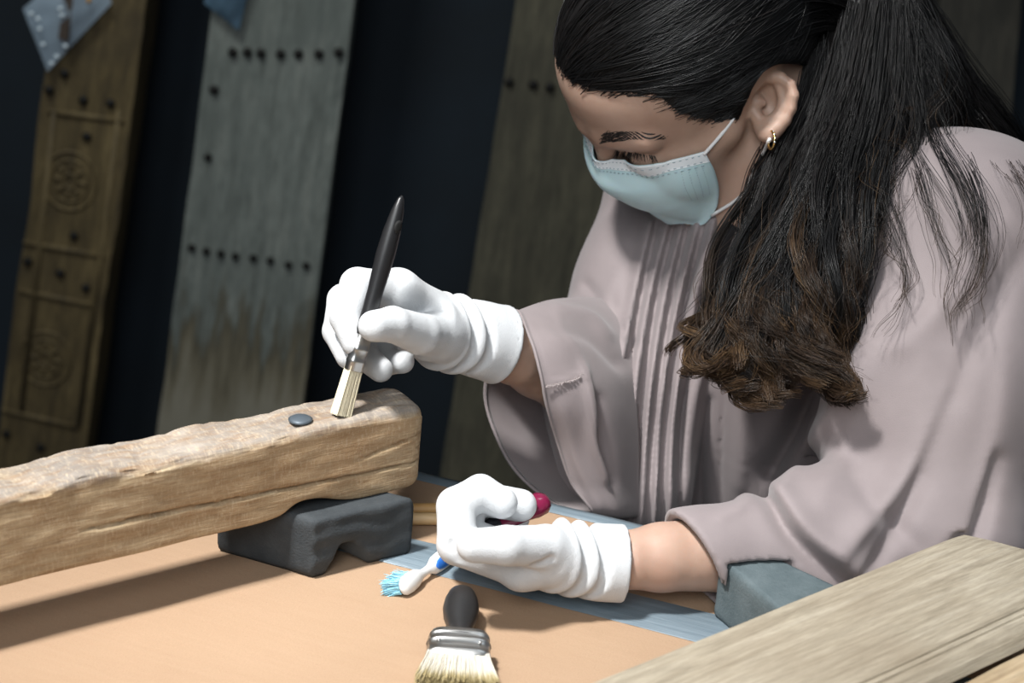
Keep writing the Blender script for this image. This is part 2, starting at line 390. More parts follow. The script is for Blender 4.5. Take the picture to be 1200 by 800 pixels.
a = onY(104, 0, YB-.02); V, F = lathe([(-.004, .001), (-.002, .005), (.002, .006), (.004, .002)], 10); obj('amber_fragment', V+a, F, mat('amber', (.5, .25, .04), .4), bg)
M_glint = mat('bag_glint', (.75, .85, .92), .25)  # pale beads imitate light glinting on the bag film
for px in [(36, 16), (44, 22), (46, 34), (50, 52), (60, 74), (66, 66), (70, 10), (76, 54), (72, 18)]:
    a = onY(*px, YB-.030); V, F = lathe([(-.003, .0006), (-.001, .0022), (.002, .0026), (.004, .0008)], 7); obj('glint_bead', V*np.array([1, .5, 1.3])+a, F, M_glint, bg)
bag('small_bag', 'small blue plastic bag corner pinned to the studded board', [(281, 34), (300, -40), (270, -70), (240, 2)], YB-.004, M_bag2)

# ---- the work table with taped cardboard cover
eA, eB = T(500, 556), T(735, 612); ex = (eB-eA)/np.linalg.norm(eB-eA); ey = np.array([-ex[1], ex[0], 0])     # ex along the far edge, ey away
MT = frame((eA+eB)/2*np.array([1, 1, 0]), ex)
def TL(p): Mi = np.linalg.inv(np.array(MT)); return Mi[:3, :3] @ np.asarray(p, float) + Mi[:3, 3]
M_card = mat('cardboard', (.47, .29, .165), .85); t = NT(M_card)
v = t.coord('Object'); c = t.ramp(t.noise(v, 6, 5, .6), [(.3, (.325, .213, .132)), (.7, (.372, .250, .160))])
fl = t.n('ShaderNodeTexWave', wave_type='BANDS', bands_direction='Y'); fl.inputs['Scale'].default_value = 3.2; fl.inputs['Distortion'].default_value = .25; fl.inputs['Detail'].default_value = 1; t.l(v, fl.inputs['Vector'])
c = t.mix(t.ramp(fl.outputs['Fac'], [(.0, (.10, .10, .10)), (.5, (0, 0, 0))]), c, (.34, .22, .14)); c = t.mix(t.ramp(t.noise(t.coord('Object', (1, 3, 1)), 900, 2), [(.40, (0, 0, 0)), (.75, (.7, .7, .7))]), c, (.26, .166, .10)); c = t.mix(t.ramp(t.noise(t.coord('Object', (2, 30, 1)), 9, 5, .7), [(.4, (0, 0, 0)), (.75, (.22, .22, .22))]), c, (.40, .28, .185)); t.color(c); t.bump(t.noise(v, 400, 4), .35, .0008)
M_tape = mat('duct_tape', (.17, .235, .285), .45); t = NT(M_tape); t.color(t.ramp(t.noise(t.coord('Object', (4, 60, 1)), 5, 5), [(.25, (.115, .155, .185)), (.75, (.175, .222, .255))])); t.bump(t.noise(t.coord('Object', (3, 50, 1)), 12, 4), .5, .001)
M_tab = mat('table_board', (.12, .12, .125), .6)
t_top = root('work_table', (0, 0, 0), 'work table covered with brown cardboard and strips of grey-blue tape', 'table', None, MT)
cor = TL(T(484, 552)); lft = TL(T(0, 606)); dl = (lft-cor)[:2]/np.linalg.norm((lft-cor)[:2])
def edge_x(y): return cor[0]+dl[0]*(y-cor[1])/dl[1]        # the slanted left edge, out of sight behind the beam
def slab(y0, y1, z0, z1, bev, mt, name):
    poly = [(max(edge_x(y0), -.62), y0), (.95, y0), (.95, y1), (edge_x(y1), y1)]
    if edge_x(y0) < -.62: poly.append((-.62, cor[1]+(-.62-cor[0])*dl[1]/dl[0]))
    V, F = prism(poly, z0, z1, bev); obj(name, xf(MT, V), F, mt, t_top, False)
slab(-1.0, -.002, TZ-.034, TZ-.0042, .003, M_tab, 'table_top')
for x, y in ((-.5, -.93), (.88, -.93), (.88, -.09), (cor[0]+.07, -.09)):
    V, F = boxm((x-.025, y-.025, .001), (x+.025, y+.025, TZ-.034), .003); obj('leg', xf(MT, V), F, M_tab, t_top, False)
ny = TL(T(650, 692))[1]      # middle of the near tape
slab(-1.0, ny-.0006, TZ-.004, TZ, .0008, M_card, 'cardboard_panel'); slab(ny+.0006, -.002, TZ-.004, TZ, .0008, M_card, 'cardboard_panel')
def tape(y0, y1, x0, x1, wrap=False):
    nx = 120; V = []; F = []
    prof = [(y0, 0), (y0+.001, .0007), ((y0+y1)/2, .0009), (y1-.001, .0007), (y1, 0)]
    if wrap: prof = [(y0, .0), (y0+.001, .0007), (y1-.004, .0009), (y1+.001, .0002), (y1+.0015, -.034), (y1-.004, -.036)]
    for i in range(nx+1):
        x = x0+(x1-x0)*i/nx
        for y, z in prof: V.append((x, y+.0012*nz((x*14, y*50, 1)), TZ+.0003+z*(1 if z < 0 else 1+.8*nz((x*25, y*60, 4)))))
    k = len(prof)
    for i in range(nx):
        for j in range(k-1): F.append((i*k+j, (i+1)*k+j, (i+1)*k+j+1, i*k+j+1))
    obj('tape_strip', xf(MT, V), F, M_tape, t_top)
y_lo, y_hi = TL(T(650, 710))[1], TL(T(650, 673))[1]; tape(y_lo, y_hi, edge_x(y_lo)+.004, .94)
tape(-.012, 0, edge_x(-.012)+.012, .94, True)

# ---- foam blocks
M_foam = mat('foam_charcoal', (.032, .038, .043), .9); t = NT(M_foam); t.color(t.ramp(t.noise(t.coord('Object'), 45, 6, .7), [(.3, (.022, .027, .031)), (.7, (.046, .053, .058))])); t.bump(t.noise(t.coord('Object'), 700, 3), .5, .001)
M_foam2 = mat('foam_bluegrey', (.085, .115, .125), .9); t = NT(M_foam2); t.color(t.ramp(t.noise(t.coord('Object'), 40, 6, .7), [(.3, (.058, .082, .09)), (.7, (.115, .145, .155))])); t.bump(t.noise(t.coord('Object'), 600, 3), .5, .001)
HB = .041
def foam(name, label, g, h, mt, arch=False):
    """g: four ground corners (a=left, b=front, c=right, d=back)"""
    a, b, c, d = [np.asarray(x, float) for x in g]; n = 30; nzz = 14; V = []; F = []
    ring = []
    for p, q in ((a, b), (b, c), (c, d), (d, a)):
        for k in range(n): ring.append((p+(q-p)*k/n, (p is b), k/n))
    cen = (a+b+c+d)/4
    def bottom(side, u): return .019*math.exp(-((u-.36)/.17)**4) if (arch and side) else 0.0
    for j in range(nzz+1):
        for (p, side, u) in ring:
            z0 = bottom(side, u); z = z0+(h-z0)*j/nzz; r = .0022 if j in (0, nzz) else (.0006 if j in (1, nzz-1) else 0)
            dd = cen-p; dd = dd/np.linalg.norm(dd); o = r+.0007*nz((p[0]*60, p[1]*60, z*60))+(.0008*math.sin(z*420+3*nz((p[0]*40, p[1]*40, 1))) if side else 0)
            V.append((p[0]+dd[0]*o, p[1]+dd[1]*o, TZ+.0004+z))
    m_ = len(ring)
    for j in range(nzz):
        for k in range(m_): F.append((j*m_+k, j*m_+(k+1) % m_, (j+1)*m_+(k+1) % m_, (j+1)*m_+k))
    # caps drawn in to the middle in even steps
    for base, flip in ((nzz*m_, False), (0, True)):
        prev = base
        for fr in (.92, .7, .4, .12):
            o0 = len(V)
            for k, (p, side, u) in enumerate(ring):
                q = V[base+k]; zc = TZ+.0004+(h if not flip else (.012 if arch else 0)); w_ = fr if flip else (1 if fr > .9 else fr)
                V.append((cen[0]+(q[0]-cen[0])*fr, cen[1]+(q[1]-cen[1])*fr, q[2]*w_+zc*(1-w_)+(.0005*nz((p[0]*50*fr, p[1]*50*fr, 3)) if not flip else 0)))
            for k in range(m_): q = (prev+k, prev+(k+1) % m_, o0+(k+1) % m_, o0+k); F.append(q if not flip else q[::-1])
            prev = o0
        F.append(tuple(range(prev, prev+m_)) if not flip else tuple(range(prev, prev+m_))[::-1])
    return tag(obj(name, V, F, mt), label, 'foam block', 'foam support blocks')
a, b, c = T(255, 646), T(366, 679), T(481, 650); foam('foam_block', 'charcoal foam block with an arched cut-out under the wooden beam', (a, b, c, a+c-b), HB, M_foam, True)
a, b = T(841, 713), T(857, 726); d_ = T(975, 683, HB)-T(905, 705, HB); d2 = T(905, 705, HB)-T(845, 658, HB)
a2 = T(845, 656, HB); b2 = T(905, 706, HB); c2 = T(975, 684, HB); dn = np.array([0, 0, HB])
d2 = T(890, 643, HB); FB2 = (a2-dn, b2-dn+(b2-a2)*.15, c2-dn+(c2-d2)*.15, d2-dn)
foam('foam_block', 'blue-grey foam block under the corner of the long plank', FB2, HB, M_foam2)

# ---- the long carved beam on the bench
M_beam = wood('beam_wood', (.26, .175, .095), (.42, .315, .19), (.53, .42, .275), (3.0, 22, 22), 6, .8, .5, stain=(.34, .215, .11))
t = NT(M_beam)   # greyer, darker upper carved face
g_ = t.n('ShaderNodeTexCoord'); sp = t.n('ShaderNodeSeparateXYZ'); t.l(g_.outputs['Object'], sp.inputs[0])
ma = t.n('ShaderNodeMath', operation='MULTIPLY_ADD'); t.l(t.noise(t.coord('Object'), 60, 4), ma.inputs[0]); ma.inputs[1].default_value = .008; t.l(sp.outputs[2], ma.inputs[2])
mr = t.n('ShaderNodeMapRange'); t.l(ma.outputs[0], mr.inputs[0]); mr.inputs[1].default_value = .0545; mr.inputs[2].default_value = .0595
col0 = t.b.inputs['Base Color'].links[0].from_socket; t.color(t.mix(mr.outputs[0], col0, t.ramp(t.noise(t.coord('Object', (1, 2, 2)), 30, 6), [(.3, (.17, .145, .125)), (.7, (.34, .295, .25))])))
t = NT(M_beam); c0 = t.b.inputs['Base Color'].links[0].from_socket
c0 = t.mix(t.ramp(t.noise(t.coord('Object', (1.2, 6, 6)), 26, 6, .75), [(.46, (0, 0, 0)), (.70, (.75, .75, .75))]), c0, (.235, .130, .055))
c0 = t.mix(t.ramp(t.noise(t.coord('Object', (5, 1.5, 1.5)), 120, 4, .7), [(.50, (0, 0, 0)), (.72, (.55, .55, .55))]), c0, (.56, .46, .32))
c0 = t.mix(t.ramp(t.noise(t.coord('Object', (1, 30, 30)), 14, 3, .8), [(.60, (0, 0, 0)), (.72, (.5, .5, .5))]), c0, (.16, .10, .055)); t.color(c0)
pL, pR = T(0, 689, HB), T(495, 568, HB); bd = (pR-pL); LB = np.linalg.norm(bd); bd /= LB
MB = frame(pL, bd)
def beam_mesh():
    x0, x1 = -.14, LB+.001; nx = 330; Hh, Wd = .057, .040; V = []; F = []
    def sec(x):
        # notch under the right part
        s = LB-x
        nb = .009*(1/(1+math.exp(-(.098-s)/.0035)))*(1/(1+math.exp(-(s-.066)/.006)))
        hh = Hh*(1+.0*x)
        return nb, hh
    ring0 = [('f', k/44) for k in range(45)]+[('t', k/30) for k in range(1, 31)]+[('b', k/16) for k in range(1, 17)]+[('u', k/16) for k in range(1, 16)]
    for i in range(nx+1):
        x = x0+(x1-x0)*i/nx; nb, hh = sec(x); s = LB-x
        e = 0
        if s < .012: e = .007*(1-math.sqrt(max(0, 1-((.012-s)/.012)**2)))
        for f, u in ring0:
            if f == 'f': y, z = 0.0, nb+(hh-nb)*u
            elif f == 't': y, z = Wd*u, hh
            elif f == 'b': y, z = Wd, hh*(1-u)
            else: y, z = Wd*(1-u), nb*u
            # rounded corners
            cy, cz = min(max(y, .006), Wd-.006), min(max(z, nb+.004), hh-.006); dy, dz = y-cy, z-cz; dl = math.hypot(dy, dz)
            if dl > .006: y, z = cy+dy/dl*.006, cz+dz/dl*.006
            y = y+(e if y < Wd/2 else -e); z = z+(e*.8 if z < hh/2 else -e*1.1)
            n1 = nz((x*18, y*30, z*30)); n2 = nz((x*55, y*120, z*120+7)); amp = .0012*n1+.0006*n2
            if f == 't' or (f == 'f' and u > .93):
                # chipped carving: facets cut across the grain
                c1 = mnoise.voronoi(Vector((x*34, y*40, 0)))[0]; z += .0011*(min(c1[1]-c1[0], .28)/.28-.7)+.0022*nz((x*26, y*22, 9)); z += amp
                if f == 'f': y += .002*nz((x*70, 3, 8))
            elif f == 'f':
                y += amp
                # long shrinkage cracks
                for (z_at, dep, xa, xb) in ((.0265-.0095*x/LB+.0012*nz((x*40, 1, 1))+.0005*nz((x*160, 1, 1)), .0042, .045, LB), (.028+.010*(x-LB+.055)/.055+.0006*nz((x*90, 2, 1)), .0022, LB-.06, LB)):
                    if xa < x < xb: y += dep*math.exp(-((z-z_at)/.0007)**2)*min(1, (x-xa)/.02, (xb-x)/.02+.3)
            else: z += amp
            V.append((x, y, z))
    m_ = len(ring0)
    for i in range(nx):
        for k in range(m_): F.append((i*m_+k, (i+1)*m_+k, (i+1)*m_+(k+1) % m_, i*m_+(k+1) % m_))
    F.append(tuple(range(m_))); F.append(tuple(range(nx*m_, (nx+1)*m_))[::-1])
    return V, F
V, F = beam_mesh(); bo = link('wooden_beam', mesh('wooden_beam', V, F), M_beam); bo.matrix_world = MB
tag(bo, 'long old square wooden beam with carved top resting on foam', 'beam')
p = T(352, 494, HB+.0578); V, F = lathe([(-.0012, .004), (-.0002, .0072), (.0008, .0076), (.0018, .0060), (.0026, .002), (.0027, .0003)], 18); V = V[:, [1, 2, 0]]
V[:, :2] *= 1+.025*np.sin(2*np.arctan2(V[:, 1], V[:, 0]))[:, None]; M_nail = mat('nail_blue', (.085, .105, .125), .5, Metallic=.35)
tag(obj('nail_head', V+p+np.array([0, 0, .001]), F, M_nail), 'loose round dark iron nail head lying on the wooden beam', 'nail')

# ---- two planks on the right
M_pl = wood('plank_grey', (.20, .165, .115), (.355, .31, .235), (.47, .42, .335), (34, 1.6, 34), 6, .7, .3, stain=(.25, .20, .14))
M_pl2 = wood('plank_tan', (.28, .20, .115), (.44, .335, .21), (.55, .44, .30), (34, 1.6, 34), 6, .7, .3, stain=(.33, .23, .13))
HP = HB+.020
A_, B_ = T(690, 800, HP), T(1127, 624, HP); pdx = (B_-A_)/np.linalg.norm(B_-A_)
MP = frame(A_*np.array([1, 1, 0])+np.array([0, 0, TZ+HB+.0002]), np.cross(pdx, [0, 0, 1]))     # x across the boards, y along them
Pi = np.linalg.inv(np.array(MP))
def PL(p): return Pi[:3, :3] @ np.asarray(p, float)+Pi[:3, 3]
W1 = PL(T(1085, 800, HP))[0]; yB = PL(B_)[1]; e1 = PL(T(1200, 641, HP))
sl = (e1[1]-yB)/e1[0]
def plank(name, label, x0, x1, y0, ya, yb, mt, molding):
    n = 90; V = []; F = []; th = .020
    prof = [(x0, 0), (x0, th*.5), (x0, th-.0016), (x0+.0016, th)]
    xs = np.linspace(x0+.006, x1-.022, 9); prof += [(x, th) for x in xs]
    if molding: prof += [(x1-.0195, th), (x1-.0188, th-.0012), (x1-.0180, th-.0002), (x1-.0150, th), (x1-.0143, th-.0010), (x1-.0136, th-.0002), (x1-.010, th-.0006), (x1-.004, th-.004), (x1, th-.009), (x1-.001, th-.0105), (x1-.020, th-.0112), (x1-.020, 0)]
    else: prof += [(x1-.004, th), (x1, th-.003), (x1, 0)]
    k = len(prof)
    for i in range(n+1):
        for x, z in prof:
            f = (x-x0)/(x1-x0); ye = ya+(yb-ya)*f; r = min(1, max(0, (i-(n-3))/3)); y = y0+(ye-y0)*i/n
            z2 = z - (.0012*r**2 if z > th*.6 else 0); dx = (.0012 if x in (x0, x1) else .0003)*nz((x*20, y*22, z*40+x0*9))
            if i == n and x in (x0,): y -= .004
            V.append((x+dx, y+.001*nz((x*60, 3, z*50))*(i == n), z2+.0006*nz((x*40, y*9, 5))*(z > th*.6)))
    for i in range(n):
        for j in range(k-1): F.append((i*k+j, i*k+j+1, (i+1)*k+j+1, (i+1)*k+j))
        F.append((i*k+k-1, i*k, (i+1)*k, (i+1)*k+k-1))
    F.append(tuple(range(k))[::-1]); F.append(tuple(range(n*k, (n+1)*k)))
    me = mesh(name, V, F, False); o = link(name, me, mt); o.matrix_world = MP; return tag(o, label, 'plank', 'planks on the bench')
plank('wooden_plank', 'greyish wooden plank with grooved edge beside the woman\'s elbow', 0, W1, -.30, yB, yB+sl*W1, M_pl, True)
plank('wooden_plank', 'tan wooden plank across the dark gap from the grooved grey plank', W1+.0105, W1+.115, -.30, yB+sl*W1-.01, yB+sl*W1-.02, M_pl2, False)
for y in (-.18,):      # the foam the planks' other end lies on
    q = [MP @ Vector((x, yy, 0)) for x, yy in ((.01, y), (.01+.18, y), (.19, y+.06), (.01, y+.06))]
    foam('foam_block', 'dark foam block hidden under the front ends of both planks', [np.array([v[0], v[1], TZ]) for v in (q[3], q[0], q[1], q[2])], HB, M_foam)
qb = [MP @ Vector((x, yy, 0)) for x, yy in ((W1-.03, yB-.07), (W1+.10, yB-.07), (W1+.10, yB-.02), (W1-.03, yB-.02))]

# foam that carries the beam's left end, beyond the picture
q = [MB @ Vector((x, y, 0)) for x, y in ((-.13, -.02), (-.07, -.02), (-.07, .06), (-.13, .06))]
foam('foam_block', 'dark foam block under the far left end of the beam', [np.array([v[0], v[1], TZ]) for v in (q[3], q[0], q[1], q[2])], HB, M_foam)

# ================================================================ tools on the bench
M_blk = mat('black_plastic', (.012, .012, .013), .38); M_blk2 = mat('black_painted_wood', (.016, .016, .017), .42)
M_steel = mat('ferrule_steel', (.50, .50, .49), .34, Metallic=1.0)
M_bri = mat('cream_bristle', (.78, .71, .52), .6); M_brid = mat('bristle_white', (.74, .70, .60), .6)
t = NT(M_brid); a_ = t.n('ShaderNodeVertexColor', layer_name='hair'); sp = t.n('ShaderNodeSeparateColor'); t.l(a_.outputs[0], sp.inputs[0]); c = t.ramp(sp.outputs[0], [(.0, (.72, .68, .60)), (.72, (.70, .65, .54)), (.9, (.46, .38, .20)), (1, (.36, .28, .13))])
t.color(c)
def bristles(M, x0, x1, w0, w1, t0, t1, n, r, mt, parent, seed, droop=0.0, ragged=.003):
    g = np.random.default_rng(seed); u = g.uniform(-1, 1, n); v = g.uniform(-1, 1, n); k = 6; s = np.linspace(0, 1, k)
    ln = x1-x0+g.normal(0, ragged, n)
    A = np.zeros((n, k, 3)); A[:, :, 0] = x0+ln[:, None]*s; sw = w0+(w1-w0)*s**1.3; st_ = t0+(t1-t0)*s
    A[:, :, 1] = u[:, None]*sw/2+g.normal(0, .0006, n)[:, None]*s; A[:, :, 2] = v[:, None]*st_/2-droop*s**2+g.normal(0, .0004, n)[:, None]*s
    return strand_obj('bristles', xf(M, A.reshape(-1, 3)).reshape(n, k, 3), r, r*.7, mt, parent, seed)
# wide brush: handle away from the camera
a, b = T(541, 700, .014), T(535, 800, .010); MW = frame(a, b-a)
wr = root('wide_paint_brush', a*np.array([1, 1, 0])+np.array([0, 0, TZ]), 'wide flat brush with black bulbous handle and cream bristles lying on cardboard', 'brush')
MW = frame(np.array([a[0], a[1], TZ+.0125]), (b-a)*np.array([1, 1, 0]))
sc_ = 1.0
V, F = lathe([(-.008, .0015), (-.0065, .006), (-.003, .0088), (.003, .0102), (.011, .0110), (.019, .0104), (.027, .0086), (.034, .0070), (.040, .0066), (.046, .0078), (.052, .0100)], 24); V[:, 1] *= 1+.9*np.clip((V[:, 0]-.041)/.011, 0, 1)
obj('handle', xf(MW, V), F, M_blk2, wr)
def rrect(x, w, t_, n=32, p=4):
    a = np.arange(n)/n*2*np.pi; c, s = np.cos(a), np.sin(a); return np.c_[np.full(n, x), w/2*np.sign(c)*abs(c)**(2/p), t_/2*np.sign(s)*abs(s)**(2/p)]
def loft(secs):
    n = len(secs[0]); V = np.vstack(secs); F = []
    for i in range(len(secs)-1):
        for k in range(n): F.append((i*n+k, i*n+(k+1) % n, (i+1)*n+(k+1) % n, (i+1)*n+k))
    F.append(tuple(range(n))[::-1]); F.append(tuple(range((len(secs)-1)*n, len(secs)*n))); return V, F
secs = [rrect(.046, .033, .0175), rrect(.0465, .034, .0185)]
for x, g in ((.049, 0), (.0495, .0012), (.0515, .0012), (.052, 0), (.056, 0), (.0565, .0012), (.0585, .0012), (.059, 0), (.068, 0), (.0685, .0010), (.0700, .0010), (.0705, 0), (.073, 0)): secs.append(rrect(x, .0345+(x-.046)*.10+g, .0185+g))
V, F = loft(secs); obj('ferrule', xf(MW, V), F, M_steel, wr)
for yy in (-.012, .012):
    V, F = lathe([(-.0004, .0011), (.0006, .001), (.001, .0003)], 8); V = V[:, [1, 2, 0]]*np.array([1, 1, 1])+np.array([.062, yy, .0097]); obj('rivet', xf(MW, V), F, M_steel, wr)
bristles(MW, .070, .097, .0350, .046, .0155, .0205, 5200, .00023, M_brid, wr, 3, .002, .0022)
# toothbrush: head towards the left, handle disappearing behind the glove
M_wp = mat('toothbrush_white', (.78, .80, .80), .3); M_bp = mat('toothbrush_blue', (.03, .16, .58), .35); M_tb = mat('toothbrush_bristle', (.30, .62, .76), .5)
a, b = T(469, 695, .004), T(518, 657, .006); td = (b-a)*np.array([1, 1, 0]); td /= np.linalg.norm(td); tn = np.array([-td[1], td[0], 0])     # bristles point left, away from the camera
MTb = frame(np.array([a[0], a[1], TZ+.0070]), td, -tn*.9+np.array([0, 0, .35]))
tb = root('toothbrush', (a[0], a[1], TZ), 'white and blue toothbrush with worn light blue bristles by the glove', 'toothbrush')
path = [(0, .0008), (.002, .0045), (.005, .0062), (.011, .0066), (.017, .0060), (.0205, .0045), (.0235, .0031), (.027, .0028), (.031, .0030), (.034, .0042), (.037, .0058), (.042, .0064), (.056, .0066), (.080, .0066), (.100, .006), (.116, .0052), (.122, .003), (.124, .0006)]
V, F = lathe(path, 20); V[:, 2] *= .55; obj('handle', xf(MTb, V), F, M_wp, tb)
V, F = lathe([(.036, .0008), (.038, .0030), (.043, .0042), (.050, .0042), (.056, .003), (.058, .0006)], 14); V[:, 2] = V[:, 2]*.3+.0033; obj('grip_pad', xf(MTb, V), F, M_bp, tb)
g = np.random.default_rng(5); n = 900; A = np.zeros((n, 6, 3)); s = np.linspace(0, 1, 6); bx = g.uniform(.001, .018, n); by = g.uniform(-.0045, .0045, n)
fl_ = g.normal(0, .0016, (n, 2)); A[:, :, 0] = bx[:, None]+(fl_[:, :1]-.004)*s**1.6; A[:, :, 1] = by[:, None]*(1+.2*s**2)+fl_[:, 1:]*s**1.6; A[:, :, 2] = -.002-.0098*s*(1+g.normal(0, .06, n))[:, None]
strand_obj('bristles', xf(MTb, A.reshape(-1, 3)).reshape(n, 6, 3), .00022, .00016, M_tb, tb, 5)
# two wooden tool handles behind the foam block
M_dow = mat('pale_dowel', (.58, .40, .20), .5); t = NT(M_dow); t.color(t.ramp(t.noise(t.coord('Object', (3, 60, 60)), 5, 4), [(.3, (.52, .33, .15)), (.7, (.66, .47, .26))]))
M_dow2 = mat('amber_dowel', (.52, .30, .11), .5)
for i, (ya, yb, mt, lb, h_) in enumerate(((597, 595, M_dow2, 'amber wooden tool handle lying farther from the foam block edge', .0042), (608, 607, M_dow, 'pale wooden tool handle lying beside the foam block and glove', .0042))):
    a, b = T(440, ya, h_), T(600, yb+1, h_); L = np.linalg.norm((b-a)[:2]); Md = frame(np.array([a[0], a[1], TZ+h_+.0001]), (b-a)*np.array([1, 1, 0]))
    V, F = lathe([(0, .001), (.001, .0034), (.003, .0042), (L*.5, .0042), (L*.9, .0036), (L, .0022), (L+.004, .0005)], 16)
    tag(obj('tool_handle', xf(Md, V), F, mt), lb, 'tool', 'wooden tool handles')

# ================================================================ the woman
def HF():
    return np.array([[.528, -.721, -.448], [-.5, -.691, .521], [.686, .051, .726]])
Rh = HF(); C2W = np.stack([CR, CU, CB], 1); Rh = C2W @ Rh; HO = CAM+C2W @ np.array([.141455, .196207, -1.248695])
def H(x, y, z): return HO+Rh @ (np.array([x, y, z])/1000.)
def Hinv(p): return (np.asarray(p)-HO) @ Rh*1000.
LS, LE, LW = P(1120, 285, 1.19), P(1090, 628, 1.13), P(735, 656, 1.062)
RS, RE, RW = P(815, 235, 1.40), P(728, 458, 1.33), P(590, 405, 1.175)
CX = (LS+RS)/2; shd = (LS-RS)/np.linalg.norm(LS-RS)
person = root('person', (CX[0]+.05, CX[1]+.10, 0), 'woman in mauve robe, white gloves and pale blue mask bending over the bench', 'person')
# ---- body (one continuous surface: head, neck, trunk, arms)
lo, hi = np.minimum.reduce([HO-.13, LW, RW, RE, LE])-.06, np.maximum.reduce([HO+.13, LS, LE, RS])+.10
fx = [(HO[i]-.118, HO[i]+.122, .0017) for i in range(3)]
B = Vol(*[axis(lo[i] if i < 2 else TZ-.16, hi[i], .004, fx[i]) for i in range(3)])
def he(c, r, k=.012, mode='u'): B.ell(H(*c), np.array(r)/1000., Rh, k, mode)
def hc(a, b, ra, rb, k=.008, mode='u'): B.cone(H(*a), H(*b), ra/1000., rb/1000., k, mode)
he((0, -6, 42), (74, 94, 84)); he((0, 40, 56), (61, 54, 50), .02); he((0, 40, 4), (60, 50, 60), .02)
he((0, 42, -32), (47, 40, 40), .02)
for s in (-1, 1):
    hc((s*50, 14, -34), (s*12, 68, -57), 17, 14, .015); he((s*43, 62, -8), (20, 22, 22), .02)
    hc((s*10, 90, 35), (s*46, 76, 37), 8, 7, .012)
    he((s*33, 101, 16), (17, 16, 11), .010, 's'); he((s*32, 77, 15), (17, 13.5, 13), .006)
    hc((s*20, 83, 22), (s*46, 70, 20), 4.5, 4, .006)          # folded upper lid
    hc((s*64, 30, 8), (s*44, 62, 0), 10, 8, .015)           # cheekbone
hc((0, 90, 24), (0, 102, -12), 6.5, 8.5, .010); hc((-13, 91, -17), (13, 91, -17), 7.5, 7.5, .008)
he((0, 86, -34), (24, 8, 5.5), .004); he((0, 85, -41), (21, 8, 5.5), .004); he((0, 76, -53), (18, 14, 14), .012)
# skull without ears, so that the combed hair passes over them smoothly
B0 = Vol(*[axis(HO[i]-.14, HO[i]+.14, .003) for i in range(3)])
B0.ell(H(0, -6, 42), np.array([74, 94, 84])/1000., Rh, .012, mg=.06); B0.ell(H(0, 40, 56), np.array([61, 54, 50])/1000., Rh, .02, mg=.06); B0.ell(H(0, 40, 4), np.array([60, 50, 60])/1000., Rh, .02, mg=.06)
# ears
def ear(s):
    a = math.radians(14); ca, sa = math.cos(a), math.sin(a)
    def E(x, y, z):
        y2, z2 = y*ca-z*sa, y*sa+z*ca; return H(s*x, y2, z2)
    def ch(pts, k=.003): B.chain([(*E(*p[:3]), p[3]/1000.) for p in pts], k)
    rim = [(72, 4, 5, 3.2), (75, 7, 18, 3.2), (78, 3, 30, 3.2), (82, -8, 35, 3.2), (86, -19, 31, 3.3), (88, -25, 19, 3.3), (87, -25, 6, 3.1), (83, -20, -6, 3.0), (78, -12, -16, 4.0), (74, -5, -23, 5.2), (70, 2, -22, 4.6)]
    fan = [(74, 0, 20), (78, -8, 24), (80, -14, 16), (79, -15, 4), (76, -10, -8), (73, -3, -14)]
    for f in fan: B.cone(E(66, -6, 2), E(*f), .006, .0035, .004)
    for p in rim[1:9]: B.cone(E(76, -10, 8), E(p[0]-2.5, p[1], p[2]), .0035, .0022, .003)
    for f, r in (((80, 2, 4), 9.5), ((82, -5, 0), 9), ((83, -3, 13), 7.5), ((83, -10, 24), 5)): B.ell(E(*f), np.array([r*.8, r, r])/1000., Rh, .004, 's')
    ch(rim); ch([(79, -8, 26, 2.6), (82, -15, 17, 3.0), (81, -16, 4, 3.0), (77, -9, -9, 3.2)]); ch([(73, 6, 2, 3.6), (73, 5, -6, 3.4), (73, -3, -12, 3.0)])
ear(-1)
dE = B0.hit(884, 128, 1.1, 1.4, 1.2)-1.1985
def pe(x, y, d, r): d = d+dE; return (*P(x, y, d), r/1000.)
rim = [(874, 126, 1.199, 3.0), (877, 110, 1.194, 3.2), (886, 97, 1.189, 3.4), (900, 90, 1.185, 3.4), (915, 91, 1.182, 3.4), (926, 99, 1.181, 3.4), (930, 112, 1.181, 3.4), (927, 127, 1.183, 3.3), (920, 140, 1.185, 3.4), (911, 149, 1.187, 4.0), (903, 155, 1.189, 4.8), (896, 156, 1.191, 4.6), (891, 149, 1.195, 4.2)]
cE = P(902, 124, 1.199+dE)
for r_ in rim: B.cone(cE, P(r_[0], r_[1], r_[2]+.003+dE), .0060, .0032, .006)
B.cone(cE, H(62, -2, 0), .014, .012, .006)
for x, y, d, r in ((899, 122, 1.1905, 9.5), (891, 112, 1.1905, 6.5), (906, 131, 1.1905, 7.5), (902, 107, 1.1870, 6.5)): B.ell(P(x, y, d+dE), np.array([r]*3)/1000., np.eye(3), .004, 's')
B.chain([pe(*p) for p in rim], .0028)
B.chain([pe(*p) for p in ((912, 101, 1.187, 2.4), (918, 112, 1.187, 2.8), (916, 125, 1.187, 2.8), (909, 136, 1.188, 2.8), (901, 142, 1.190, 2.8), (894, 142, 1.192, 2.6))], .004)
B.chain([pe(*p) for p in ((884, 124, 1.194, 3.0), (885, 134, 1.194, 3.4), (889, 142, 1.194, 2.8))], .004)
B.chain([pe(*p) for p in ((878, 118, 1.195, 2.6), (888, 119, 1.193, 2.4), (896, 121, 1.193, 1.8))], .004)
nb = CX+shd*.015+np.array([.02, .03, .01])
B.cone(H(0, -28, -5), nb, .055, .062, .025)
B.cone(RS, LS, .055, .055, .03); B.chain([(*CX, .085), (*(CX+np.array([.03, .06, -.22])), .10), (*(CX+np.array([.05, .09, -.34])), .11)], .05, flat=(shd, 1.35))
